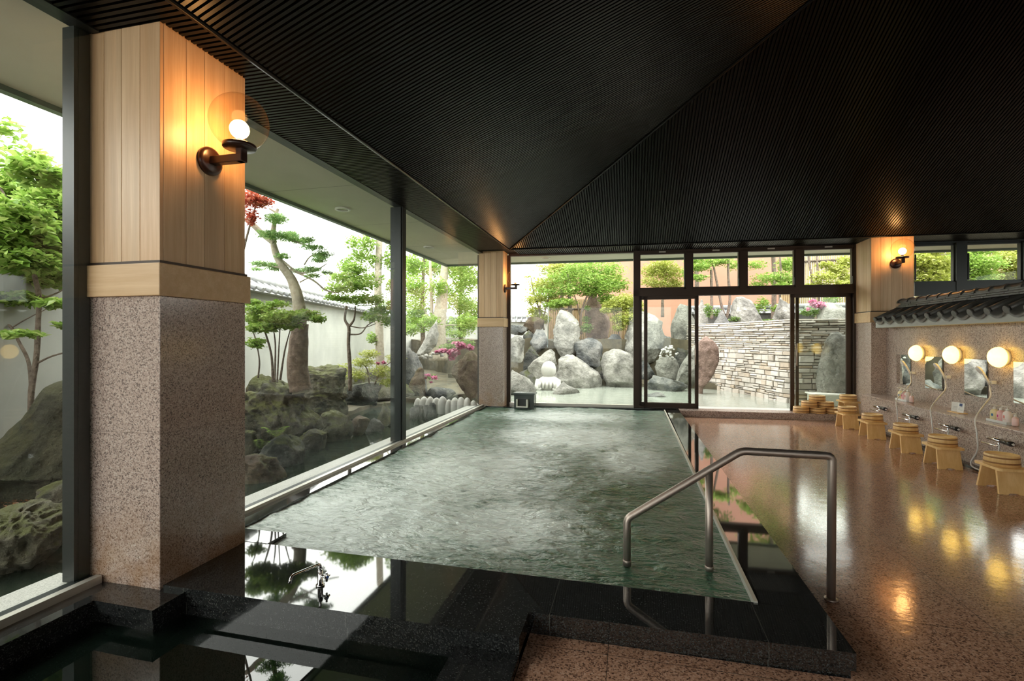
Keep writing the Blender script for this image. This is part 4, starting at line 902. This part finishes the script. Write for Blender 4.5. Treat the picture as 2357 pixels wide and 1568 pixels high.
wall_run('salmon_building', 'salmon rendered building wall rising behind the rear garden', [(W(1262, 700, 25).x, W(1262, 700, 25).y), (W(1834, 700, 22).x, W(1834, 700, 22).y)], 1.2, 9.0, 'terra', .3, None, 'building')
wall_run('tiled_garden_fence', 'low dark boundary wall with tile coping below the salmon wall', [(W(1560, 700, 19).x, W(1560, 700, 19).y), (W(1990, 700, 17).x, W(1990, 700, 17).y)], 1.0, 2.35, 'tile', .2, .3)
t = thing('bamboo_fence', 'tall vertical bamboo slat fence behind the trees at the right', 'fence', tuple(W(1830, 780, 19)))
k = MB(); a, c = W(1800, 700, 19.5), W(2420, 700, 16.5); a = Vector((a.x, a.y)); c = Vector((c.x, c.y)); d = (c-a).normalized(); L = (c-a).length; s = 0
while s < L: p = a+d*s; k.tube([(p.x, p.y, 1.0), (p.x, p.y, 4.6)], .035, 6); s += .075
k.build('canes', M['bamboo'], t)
k = MB()
for z in (2.0, 3.2, 4.4): k.tube([(a.x, a.y-.06, z), (c.x, c.y-.06, z)], .04, 6)
k.build('rail', M['bark'], t)
t = thing('bamboo_screen', 'brownish bamboo screen behind the waterfall rocks', 'fence', tuple(W(1280, 740, 19.5)))
k = MB(); a, c = W(1262, 700, 20), W(1480, 700, 20); a = Vector((a.x, a.y)); c = Vector((c.x, c.y)); d = (c-a).normalized(); L = (c-a).length; s = 0
while s < L: p = a+d*s; k.tube([(p.x, p.y, .9), (p.x, p.y, 3.0)], .035, 6); s += .075
k.build('canes', M['bamboo'], t); k = MB(); k.tube([(a.x, a.y-.05, 2.6), (c.x, c.y-.05, 2.6)], .04, 6); k.build('rail', M['bark'], t)
# white slab bench outside the right door
t = thing('white_bench', 'bright white flat box outside the right door leaf', 'bench', tuple(onz(1925, 915+20, -.0)))
p = W(1922, 915, 10.35); b = MB(); R_ = Matrix.Translation((p.x, p.y, 0)) @ Matrix.Rotation(.06, 4, 'Z')
b.bbox(-.4, .42, -.02, .5, .2, .235, .01, R_); b.build('top', M['white'], t); MB().box(-.36, .38, .02, .46, -.3, .2, R_).build('box_body', M['palestone'], t)
# white stone figure by the waterfall
p = W(1263, 883, 14.1); t = thing('stone_figure', 'small white seated stone figure with a round head by the waterfall', 'statue', (p.x, p.y, -.05))
b = MB(); b.lathe([(.3, -.1), (.33, .05), (.34, .18), (.29, .3), (.2, .36), (.12, .4)], 28, sy=.8); b.build('body', M['pebble'], t, True)
MB().lathe([(.001, .33), (.15, .38), (.21, .48), (.215, .6), (.17, .73), (.08, .8), (.001, .81)], 28, sy=.9).build('head', M['pebble'], t, True)
b = MB()
for sx_ in (-1, 1): b.tube([(sx_*.28, -.1, .27), (sx_*.3, -.22, .08), (sx_*.17, -.3, .0)], [.08, .085, .06], 10)
for k_ in range(5): b.tube([((k_-2)*.1, -.27, .24), ((k_-2)*.11, -.3, .06)], .035, 8)
b.build('limb', M['pebble'], t, True)
# waterfall trickle
b = MB(); rr = random.Random(4)
for (x0, y0_, x1, y1_) in ((1264, 706, 1261, 800), (1186, 700, 1186, 737), (1240, 866, 1240, 886), (1196, 838, 1198, 852)):
    D_ = 15.3 if x0 > 1200 else 17
    for q_ in range(5):
        dx = rr.uniform(-2, 2); b.tube([W(x0+dx, y0_, D_), W((x0+x1)/2+dx*.8, (y0_+y1_)/2, D_), W(x1+dx*.7, y1_, D_)], .012, 6)
fw = clear('falling_water', (.9,.92,.92), .9, 1.6); tag(b.build('waterfall_trickle', fw), 'thin streams of water falling between the boulders', 'water', kind='stuff')
# white pebbles heaped between the boulders
rr = random.Random(7); proto = None
for i in range(34):
    px, py, D_ = rr.uniform(1520, 1562), rr.uniform(797, 828), 15.0+rr.uniform(-.2, .1); py = max(py, 797+abs(px-1540)*.9)
    p = W(px, py, D_)
    if proto is None:
        proto = rock('white rounded pebble in the heap between the boulders', 1530, 1538, 810, 816, 15, 'pebble', 60, sub=2, cuts=2, nz=.05, name='pebble'); o = proto
    else: o = proto.copy(); sc.collection.objects.link(o)
    o.location = p; o.rotation_euler = (rr.uniform(-.3, .3), rr.uniform(-.3, .3), rr.uniform(0, 6)); s = rr.uniform(.6, 1.15); o.scale = (s, s, s*rr.uniform(.8, 1.2))
    o['category'] = 'pebble'; o['group'] = 'white pebbles heaped between the boulders'
# pale rounded edging stones by the last left pane
rr = random.Random(9); proto = None
for i in range(10):
    p = W(962+i*14.2, 922+rr.uniform(-1.5, 1.5), 9.9-i*.04)
    if proto is None:
        proto = rock('pale upright edging stone in the row outside the last left pane', 950, 974, 904, 955, 9.9, 'pebble', 71, sub=3, cuts=0, nz=.02, name='edging_stone'); o = proto
    else: o = proto.copy(); sc.collection.objects.link(o)
    o.location = (p.x, p.y, -.2); o.rotation_euler = (0, 0, rr.uniform(0, 6)); s = rr.uniform(.9, 1.1); o.scale = (s, s, s); o['group'] = 'pale edging stones in a row'
for o in [x for x in sc.objects if x.name.startswith('edging_stone')]: o['category'] = 'edging stone'
rr = random.Random(19)
for i in range(14):                         # small rubble at the pond edge
    px = rr.uniform(945, 1010); py = 950-(px-945)*.25+rr.uniform(-8, 4); 
    rock('small grey rubble stone at the pond edge beneath the edging row', px-9, px+9, py-7, py+7, 9.0, 'r_grey', 80+i % 4, sub=2, cuts=6, group='grey rubble stones at the pond edge', name='rubble_stone', minz=-.12)
for i in range(9):
    px = 962+i*7+rr.uniform(-3, 3); py = 818+rr.uniform(-6, 6)
    rock('small pale stone strewn on the bank in front of the big trunk', px-5, px+5, py-4, py+4, 13.2, 'r_pale', 90+i % 3, sub=2, cuts=6, group='pale stones strewn on the bank', name='bank_stone')

# ------------------------------------------------------------------ plants
def leaves(name, clusters, m_, parent, seed, size=.05, flat=.5, aspect=.5, n_mul=1.0, up=.6):
    r = np.random.RandomState(seed); V = []; n_mul = 1.7
    for (c, rx, ry, rz, n_) in clusters:
        n_ = int(n_*n_mul); d = r.normal(size=(n_, 3)); d /= np.linalg.norm(d, axis=1)[:, None]; rad = r.uniform(0, 1, n_)**.45
        lump = 1+.25*np.sin(d[:, 0]*7+seed)*np.cos(d[:, 1]*6+d[:, 2]*5)
        p = d*(rad*lump)[:, None]*np.array([rx, ry, rz])+np.array(c)
        nrm = r.normal(size=(n_, 3)); nrm[:, 2] = np.abs(nrm[:, 2])+up*2; nrm /= np.linalg.norm(nrm, axis=1)[:, None]
        a = np.cross(nrm, r.normal(size=(n_, 3))); a /= np.linalg.norm(a, axis=1)[:, None]; b = np.cross(nrm, a)
        s = size*r.uniform(.6, 1.3, n_)[:, None]; l = a*s; w_ = b*s*aspect*.5; dr = nrm*s*.12
        V.append(np.stack([p-l*.5, p+w_+dr, p+l*.5, p-w_+dr], 1).reshape(-1, 3))
    V = np.concatenate(V); k = len(V)//4; Fc = np.arange(k*4).reshape(-1, 4)
    return npmesh(name, V, Fc, M[m_], parent, smooth=False)
def limb(b, pts, r0, r1, wob=.0, seed=0):
    pts = [Vector(p) for p in pts]; P_ = []
    for i in range(len(pts)-1):
        p0, p1, p2, p3 = [pts[max(0, min(len(pts)-1, j))] for j in (i-1, i, i+1, i+2)]
        for s_ in range(6):
            u = s_/6; P_.append(.5*((2*p1)+(-p0+p2)*u+(2*p0-5*p1+4*p2-p3)*u*u+(-p0+3*p1-3*p2+p3)*u**3))
    P_.append(pts[-1]); n_ = len(P_); rs = [(r0+(r1-r0)*i/(n_-1))*(1+.12*noise.noise(p*6)) for i, p in enumerate(P_)]
    b.tube(P_, rs, 10)
def plant(name, label, cat, base, D, trunks, fol, leaf, size=.06, bark='bark', group=None, aspect=.5, seed=1, extra=None, up=.6, dj=.25):
    """trunks: [(pixel polyline, r0 px, r1 px)]; fol: [(px, py, rx px, ry px, n, dD)] - sizes in pixels at distance D"""
    k = D/F; rr = random.Random(seed); b0 = W(base[0], base[1], D); t = thing(name, label, cat, tuple(b0), group)
    if trunks:
        b = MB(); 
        for tr in trunks:
            pl_, r0, r1 = tr[:3]; dd = tr[3] if len(tr) > 3 else 0
            q_ = [W(x, y, D+(dd*i/(len(pl_)-1))) for i, (x, y) in enumerate(pl_)]
            limb(b, q_, r0*k, r1*k)
        b.build('trunk' if cat == 'tree' else 'stem', M[bark], t)
    cl = []
    for (x, y, rx, ry, n_, *dd) in fol:
        d_ = D+(dd[0] if dd else 0)+rr.uniform(-dj, dj); c = W(x, y, d_); cl.append(((c.x, c.y, c.z), rx*k, rx*k, ry*k, n_))
    leaves('foliage', cl, leaf, t, seed, size, aspect=aspect, up=up)
    if extra:
        for (nm, lf, cls, sz, asp) in extra:
            cl = []
            for (x, y, rx, ry, n_, *dd) in cls: c = W(x, y, D+(dd[0] if dd else -.2)); cl.append(((c.x, c.y, c.z), rx*k, rx*k, ry*k, n_))
            leaves(nm, cl, lf, t, seed+7, sz, aspect=asp)
    return t
# -- left garden
plant('maple_tree', 'young maple with thin dark trunks behind the huge boulder, filling the nearest left window', 'tree', (72, 1105), 4.7,
 [([(70, 1108), (72, 980), (72, 905), (84, 820), (88, 740), (90, 680), (75, 620), (45, 540), (18, 470), (0, 430)], 7, 3), ([(74, 1108), (72, 980), (72, 900), (66, 835), (45, 790), (22, 750), (-20, 735)], 5, 2.5), ([(88, 835), (120, 820), (165, 808)], 2.5, 1.5), ([(90, 690), (60, 560), (40, 500)], 4, 2), ([(88, 690), (140, 670), (170, 640)], 2, 1), ([(26, 755), (60, 735), (110, 710)], 1.6, .8)],
 [(40, 520, 70, 60, 1100), (120, 470, 60, 50, 900), (10, 440, 50, 45, 600), (140, 560, 50, 45, 800), (60, 600, 70, 30, 700), (20, 650, 50, 22, 420), (120, 640, 55, 25, 450), (50, 690, 55, 16, 260), (20, 560, 45, 40, 500), (130, 700, 35, 12, 120), (90, 400, 60, 30, 350), (60, 360, 50, 25, 90), (150, 750, 25, 8, 50), (40, 770, 45, 8, 60), (10, 300, 40, 30, 60)], 'l_bright', .085, seed=21, aspect=.6, dj=.5)
plant('background_tree', 'dark trunk partly hidden by the first window post', 'tree', (160, 1088), 4.9, [([(160, 1090), (161, 960), (162, 860), (166, 790), (160, 720), (158, 600), (162, 500)], 9, 6)], [(165, 500, 40, 60, 700), (150, 600, 30, 30, 250)], 'l_mid', .07, seed=22)
PINE = [(635, 505, 28, 14), (618, 540, 26, 12), (655, 545, 34, 14), (690, 555, 22, 10), (720, 570, 30, 8), (710, 553, 18, 9), (745, 585, 24, 8), (735, 592, 20, 9), (602, 608, 30, 8), (635, 615, 26, 14), (690, 625, 24, 8), (715, 620, 26, 8), (735, 600, 20, 7), (650, 590, 18, 9), (640, 500, 16, 12), (668, 540, 22, 10), (720, 635, 18, 7), (752, 628, 14, 5), (590, 620, 18, 5)]
plant('pine_tree', 'leaning garden pine with a thick trunk wrapped at its foot and cloud-like pads of needles', 'tree', (690, 895), 6.6,
 [([(692, 905), (684, 850), (686, 800), (691, 740), (686, 690), (672, 645), (648, 610), (634, 580), (628, 545), (634, 500), (640, 480)], 19, 3), ([(632, 560), (608, 542), (585, 520), (566, 505)], 8, 6), ([(650, 545), (700, 563), (745, 570)], 2, 1), ([(650, 600), (690, 628), (730, 620), (752, 607)], 3, 1), ([(655, 620), (620, 612), (585, 615)], 2.5, 1), ([(690, 650), (710, 640), (735, 632)], 2, 1), ([(700, 610), (715, 590), (740, 583)], 2, 1), ([(668, 620), (720, 645), (750, 668), (780, 675)], 3, 1.2), ([(640, 500), (636, 490), (620, 480)], 4, 2)],
 [(x, y, a, b_*.8, int(a*b_*1.5)) for x, y, a, b_ in PINE], 'l_pine', .055, 'barkpale', aspect=.16, seed=31, up=.3, extra=None, dj=.3)
b = MB(); k_ = 6.6/F; limb(b, [W(x, y, 6.6) for x, y in ((693, 900), (685, 850), (687, 800), (691, 745))], 26*k_, 19*k_); o = b.build('burlap_wrap', noisy('wrapped_bark', (.10,.07,.05), (.24,.17,.13), 14, .9, 1, .03)); put(o, [x for x in sc.objects if x.name == 'pine_tree'][0])
plant('garden_shrub', 'multi-stemmed shrub with a flat light green crown in front of the plaster wall', 'shrub', (630, 870), 5.9,
 [([(628, 880), (625, 820), (612, 770), (600, 740)], 3, 1.5), ([(632, 880), (634, 800), (630, 760)], 2.5, 1.2), ([(638, 880), (642, 800), (645, 750)], 2, 1), ([(645, 875), (655, 810), (668, 760)], 2.5, 1.2), ([(594, 870), (597, 830), (588, 780), (580, 760)], 2, 1), ([(655, 760), (700, 740), (735, 735)], 1.6, .8)],
 [(600, 715, 34, 14, 420), (650, 730, 44, 16, 620), (605, 755, 36, 12, 360), (700, 725, 40, 12, 400), (730, 735, 20, 9, 140), (640, 700, 30, 8, 150), (590, 790, 22, 14, 160), (660, 750, 36, 10, 250), (600, 735, 35, 15, 350), (585, 700, 20, 12, 150)], 'l_bright', .055, seed=41)
plant('small_garden_tree', 'small twisted tree with layered light green foliage left of the mullion', 'tree', (803, 870), 8.2,
 [([(806, 900), (805, 840), (802, 790), (803, 755), (794, 735), (798, 705)], 5, 2.5), ([(803, 752), (815, 735), (818, 705)], 3, 1.5), ([(806, 770), (830, 768), (845, 750), (860, 740)], 2, 1), ([(803, 750), (835, 755), (865, 745)], 1.5, .8)],
 [(800, 640, 46, 14, 620), (785, 665, 40, 12, 420), (830, 655, 44, 16, 560), (850, 690, 40, 14, 420), (815, 620, 34, 14, 400), (880, 715, 34, 12, 320), (810, 690, 40, 10, 320), (860, 730, 30, 12, 200), (775, 685, 28, 8, 200), (895, 740, 20, 14, 150)], 'l_bright', .06, seed=42)
plant('tall_cypress', 'tall straight pale-trunked conifer behind the small twisted tree', 'tree', (874, 850), 11,
 [([(876, 870), (873, 760), (870, 660), (873, 560), (875, 480)], 10, 7)],
 [(845, 560, 22, 22, 300), (830, 590, 26, 16, 300), (800, 610, 24, 16, 260), (895, 600, 18, 24, 260), (860, 640, 28, 12, 240), (905, 560, 14, 25, 220), (815, 560, 22, 18, 200), (860, 600, 20, 20, 200), (900, 660, 16, 20, 180), (860, 780, 16, 14, 140), (895, 700, 20, 16, 150)], 'l_bright', .075, 'barkpale', seed=43)
plant('leaning_conifer', 'second pale-trunked conifer just left of the mullion', 'tree', (912, 850), 12, [([(912, 860), (909, 760), (906, 660), (910, 560), (912, 470)], 9, 6)], [(905, 520, 20, 30, 260), (920, 600, 18, 40, 300), (925, 700, 16, 20, 180)], 'l_bright', .08, 'barkpale', seed=44)
plant('azalea_bush', 'low light green azalea bush with a few pink blooms left of the mullion', 'shrub', (860, 880), 9.6,
 [([(850, 885), (845, 850), (830, 835)], 2, 1), ([(862, 885), (880, 850), (905, 830)], 2, 1)],
 [(790, 850, 26, 12, 330), (835, 835, 30, 12, 360), (880, 855, 28, 16, 380), (850, 815, 26, 10, 260), (910, 825, 22, 14, 260), (820, 865, 26, 12, 280), (895, 880, 26, 10, 240)], 'l_yellow', .05, seed=45,
 extra=[('blossom', 'l_pink', [(883, 835, 4, 3, 30), (870, 837, 3, 2, 20), (908, 829, 3, 3, 20)], .06, .9)])
plant('broadleaf_tree', 'large leafy tree with a thick pale trunk filling the last left pane', 'tree', (1005, 800), 15.5,
 [([(1010, 830), (1008, 760), (1016, 700), (1022, 640), (1024, 590)], 22, 6), ([(992, 830), (994, 740), (992, 660), (990, 600)], 5, 3), ([(1008, 760), (990, 740), (970, 700)], 4, 2), ([(1016, 750), (1050, 748), (1090, 750)], 2, 1)],
 [(950, 610, 26, 26, 520), (955, 660, 28, 26, 520), (960, 715, 34, 22, 560), (1000, 620, 30, 24, 420), (1010, 660, 26, 22, 330), (1060, 600, 36, 26, 620), (1070, 650, 34, 30, 640), (1065, 700, 36, 26, 560), (1075, 745, 28, 22, 380), (990, 740, 26, 16, 260), (945, 760, 24, 14, 260), (1030, 610, 20, 20, 200), (1050, 770, 34, 10, 220)], 'l_bright', .10, 'barkpale', seed=46, dj=.8)
plant('pink_azalea', 'bright pink flowering azalea on the boulder at the right of the last left pane', 'shrub', (1050, 815), 11.9, [],
 [(1060, 790, 34, 10, 260), (1030, 800, 24, 8, 120), (1075, 795, 20, 8, 120)], 'l_mid', .06, seed=47,
 extra=[('blossom', 'l_pink', [(1045, 812, 14, 9, 240, -.35), (1020, 808, 9, 5, 90, -.35), (1062, 797, 12, 6, 130, -.35), (1082, 800, 8, 6, 90, -.35), (1040, 825, 7, 5, 70, -.35), (1055, 790, 12, 4, 60, -.35), (1006, 810, 5, 3, 30, -.35)], .07, .9)])
plant('low_azalea', 'small low azalea with pale pink blooms between the bank rocks', 'shrub', (990, 870), 12, [], [(990, 868, 18, 8, 110)], 'l_mid', .05, seed=48,
 extra=[('blossom', 'l_pink', [(985, 864, 6, 3, 40), (1000, 870, 7, 4, 45), (978, 870, 3, 2, 14), (992, 880, 3, 2, 12)], .06, .9)])
plant('red_maple', 'red-leaved maple branch showing under the eave beside the foreground pillar', 'tree', (590, 620), 6.3,
 [([(540, 700), (555, 600), (575, 520), (590, 470)], 4, 1.5)], [(585, 460, 28, 18, 420), (605, 465, 24, 10, 200), (580, 500, 14, 20, 160), (560, 430, 60, 30, 500), (550, 480, 30, 40, 300)], 'l_red', .05, seed=49)
t = thing('fern', 'fresh green fern fronds above the dark sloping boulder', 'fern', tuple(W(635, 1003, 5.8)))
for q_, (x0, y0_, x1, y1_) in enumerate(((635, 1003, 603, 990), (635, 1003, 664, 987), (635, 1003, 640, 999), (630, 1003, 618, 1000), (638, 1002, 652, 999), (600, 1030, 592, 1018), (604, 1030, 618, 1024))):
    a, c = W(x0, y0_, 5.8), W(x1, y1_, 5.65-.05*q_); m_ = MB(); d = (c-a); sd = d.cross(Vector((0, 0, 1))).normalized(); L = d.length+.03
    for s_ in range(14):
        u = s_/13; p = a.lerp(c, u)+Vector((0, 0, .05*math.sin(u*2.6))); wl = .055*math.sin(math.pi*(.12+.85*u))+.006
        for sg in (-1, 1):
            tip = p+sd*sg*wl+d.normalized()*wl*.4-Vector((0, 0, .01)); q2 = p+d.normalized()*.012; m_.add([p, (p+tip)/2-d.normalized()*.006, tip, (q2+tip)/2+d.normalized()*.004], [(0,1,2,3)])
    m_.build('frond', M['l_bright'], t)
M['l_brown'] = leafmat('fallen_brown_leaves', (.10,.04,.02), (.22,.1,.04), (.4,.2,.08), .1); rr = random.Random(3)                      # fallen leaves
lv = leaves('fallen_leaves', [(tuple(W(40, 1150, 4.0)), .16, .16, .02, 90), (tuple(W(70, 1160, 3.95)), .12, .12, .02, 60)], 'l_brown', None, 5, .03, up=2)
for o in (lv,): tag(o, 'brown fallen leaves scattered below the huge boulder', 'leaves', kind='stuff')
# -- rear garden
plant('green_maple', 'spreading bright green maple above the waterfall boulders', 'tree', (1335, 760), 17,
 [([(1338, 770), (1336, 735), (1342, 705), (1352, 680), (1360, 660)], 3, 1.5), ([(1338, 745), (1330, 705), (1322, 680)], 2, 1), ([(1338, 720), (1355, 690), (1372, 672)], 2, 1)],
 [(1350, 645, 48, 20, 700), (1315, 668, 46, 16, 520), (1385, 658, 40, 24, 620), (1400, 625, 40, 22, 520), (1298, 696, 34, 9, 300), (1340, 618, 52, 20, 600), (1398, 690, 26, 14, 300), (1275, 702, 30, 7, 180), (1425, 655, 26, 20, 280), (1365, 672, 34, 12, 340), (1285, 640, 40, 22, 280), (1260, 672, 34, 16, 200)], 'l_bright', .11, seed=51)
plant('airy_tree', 'airy pale-leaved tree at the left of the rear window against the white sky', 'tree', (1250, 740), 17.5,
 [([(1252, 760), (1240, 710), (1228, 670), (1222, 640)], 2.5, 1), ([(1248, 740), (1262, 690), (1275, 640)], 2, 1)],
 [(1262, 620, 34, 16, 330), (1250, 655, 34, 16, 330), (1280, 650, 24, 20, 260), (1240, 690, 26, 12, 260), (1232, 715, 24, 10, 260), (1255, 735, 14, 10, 160), (1270, 680, 24, 14, 260), (1215, 640, 10, 14, 40), (1290, 615, 30, 12, 300)], 'l_yellow', .10, seed=52)
plant('tall_dark_trunk', 'dark upright tree trunk in front of the salmon wall', 'tree', (1294, 740), 18.5, [([(1294, 760), (1293, 690), (1292, 620), (1294, 560)], 4.5, 3.5), ([(1312, 760), (1311, 690), (1308, 620), (1310, 560)], 5, 4)], [(1310, 590, 50, 14, 500), (1360, 598, 50, 10, 500), (1290, 600, 30, 10, 200)], 'l_mid', .12, seed=53)
plant('rounded_shrub', 'rounded yellow-green shrub hanging over the boulders beside the door frame', 'shrub', (1425, 770), 16.4, [([(1425, 780), (1420, 740), (1410, 715)], 2, 1)],
 [(1420, 705, 36, 18, 800), (1450, 735, 26, 18, 400), (1440, 690, 34, 16, 500), (1430, 735, 26, 14, 420), (1460, 710, 26, 18, 450), (1425, 755, 16, 8, 180), (1395, 715, 14, 8, 150)], 'l_yellow', .09, seed=54)
plant('little_green_shrub', 'small green shrub between the tall slab and the reddish rock', 'shrub', (1350, 770), 16.8, [], [(1350, 755, 14, 12, 240), (1348, 735, 10, 8, 100), (1352, 710, 8, 6, 60)], 'l_mid', .07, seed=55)
plant('domed_shrub', 'dense domed light green tree behind the first transom window', 'shrub', (1525, 700), 17, [([(1525, 730), (1525, 690)], 4, 3)],
 [(1505, 625, 32, 20, 900), (1545, 630, 30, 20, 800), (1525, 610, 32, 14, 600), (1500, 650, 30, 12, 400), (1555, 655, 24, 10, 300), (1530, 655, 40, 12, 500)], 'l_yellow', .08, seed=56)
plant('twin_maple', 'two-trunked maple in front of the salmon wall behind the second transom window', 'tree', (1660, 730), 16,
 [([(1668, 735), (1658, 690), (1648, 640), (1640, 600)], 3.5, 2), ([(1672, 735), (1680, 690), (1676, 630), (1678, 580)], 3.5, 2.5), ([(1638, 735), (1638, 690), (1637, 620)], 4, 3)],
 [(1610, 615, 28, 10, 420), (1640, 605, 28, 8, 300), (1605, 640, 24, 8, 220), (1660, 600, 30, 8, 260), (1690, 612, 24, 12, 160), (1600, 600, 26, 8, 260), (1585, 625, 18, 14, 200)], 'l_bright', .09, seed=57)
plant('feathery_tree', 'feathery green tree behind the third transom window', 'tree', (1790, 785), 16.2, [([(1800, 785), (1795, 690), (1798, 640), (1795, 590)], 3, 2)],
 [(1740, 610, 24, 12, 200), (1760, 640, 30, 12, 260), (1795, 640, 26, 16, 420), (1810, 610, 24, 18, 420), (1800, 660, 22, 10, 260), (1745, 655, 24, 8, 120), (1825, 650, 16, 20, 240), (1755, 700, 16, 16, 200), (1740, 715, 10, 12, 100), (1790, 710, 18, 10, 140)], 'l_bright', .09, seed=58)
plant('pale_sapling', 'slender grey-trunked tree behind the last transom window', 'tree', (1875, 790), 14.5, [([(1880, 790), (1874, 680), (1862, 600), (1858, 560)], 3, 2), ([(1888, 790), (1884, 660), (1880, 590)], 3, 2)],
 [(1895, 640, 30, 16, 300), (1925, 625, 26, 18, 380), (1945, 605, 20, 16, 320), (1935, 655, 24, 10, 260), (1900, 610, 18, 8, 120), (1870, 660, 26, 10, 200), (1950, 645, 18, 14, 220)], 'l_yellow', .10, seed=59)
plant('pink_flower_bush', 'pink flowering bush on the wall top behind the right door leaf', 'shrub', (1880, 735), 13.6, [], [(1875, 720, 28, 10, 260), (1860, 715, 18, 9, 140), (1915, 690, 22, 8, 140)], 'l_mid', .07, seed=60,
 extra=[('blossom', 'l_pink', [(1882, 702, 16, 7, 200, -.4), (1870, 695, 8, 5, 60, -.4), (1895, 708, 8, 5, 60, -.4), (1862, 712, 6, 4, 20, -.4)], .07, .9)])
for i_, (px, lab) in enumerate(((2130, 'dense yellow-green tree behind the transom window next to the wooden pillar'), (2235, 'dense green tree behind the transom window at the right'), (2335, 'dense green tree at the right edge of the photo'))):
    plant('leafy_tree', lab, 'tree', (px, 760), 13.5+i_*.4, [([(px, 780), (px+4, 700), (px-3, 620)], 4, 2)],
     [(px-30, 600, 46, 20, 900), (px+20, 610, 46, 22, 1000), (px, 640, 52, 22, 1100), (px-20, 670, 46, 16, 500), (px+30, 660, 40, 18, 600), (px+10, 575, 50, 16, 700)], 'l_yellow' if i_ != 1 else 'l_bright', .10, seed=61+i_)
plant('wall_top_shrub', 'low leafy plants between the rocks on the stone wall top', 'shrub', (1640, 745), 15.2, [], [(1630, 715, 10, 16, 200), (1650, 720, 10, 10, 100), (1690, 735, 14, 6, 100), (1765, 740, 16, 5, 90)], 'l_mid', .07, seed=66)

plant('tall_broadleaf', 'tall dense tree rising behind the sliding doors, mostly above the eave line', 'tree', (1600, 770), 19, [([(1600, 775), (1604, 650), (1598, 500), (1602, 380)], 6, 3)], [(1560, 560, 50, 26, 500), (1620, 520, 60, 30, 700), (1590, 450, 70, 40, 900), (1610, 370, 60, 40, 600)], 'l_mid', .16, seed=81)
plant('tall_broadleaf', 'tall dense tree rising behind the right transom windows, mostly above the eave line', 'tree', (1780, 785), 17.6, [([(1778, 790), (1782, 650), (1776, 500), (1780, 380)], 6, 3)], [(1750, 560, 50, 20, 500), (1810, 520, 60, 30, 700), (1770, 450, 70, 40, 900), (1790, 370, 60, 40, 600)], 'l_bright', .16, seed=82)
plant('leafy_backdrop_tree', 'tall light green tree farther back behind the last left pane', 'tree', (975, 800), 18.5, [([(975, 815), (972, 700), (978, 560)], 6, 3), ([(1062, 815), (1060, 700), (1066, 560)], 5, 3)],
 [(950, 620, 34, 34, 500), (1000, 600, 34, 30, 450), (1055, 620, 38, 36, 600), (965, 680, 40, 34, 500), (1040, 680, 44, 32, 600), (1085, 720, 34, 34, 550), (960, 740, 40, 26, 450), (1050, 750, 44, 22, 450), (1090, 640, 30, 30, 400), (1030, 560, 40, 22, 300)], 'l_bright', .13, seed=83)
plant('leafy_backdrop_tree', 'pale green bushes filling the gap under the green maple behind the boulders', 'tree', (1290, 770), 19, [([(1240, 780), (1243, 700), (1238, 640)], 2.5, 1.5), ([(1380, 775), (1378, 700), (1385, 640)], 3, 2)],
 [(1250, 665, 36, 26, 420), (1290, 640, 36, 22, 500), (1275, 700, 30, 18, 300), (1330, 625, 40, 16, 400), (1400, 650, 40, 26, 600), (1240, 725, 24, 12, 200), (1410, 700, 30, 16, 300), (1225, 690, 20, 16, 160)], 'l_yellow', .13, seed=84)
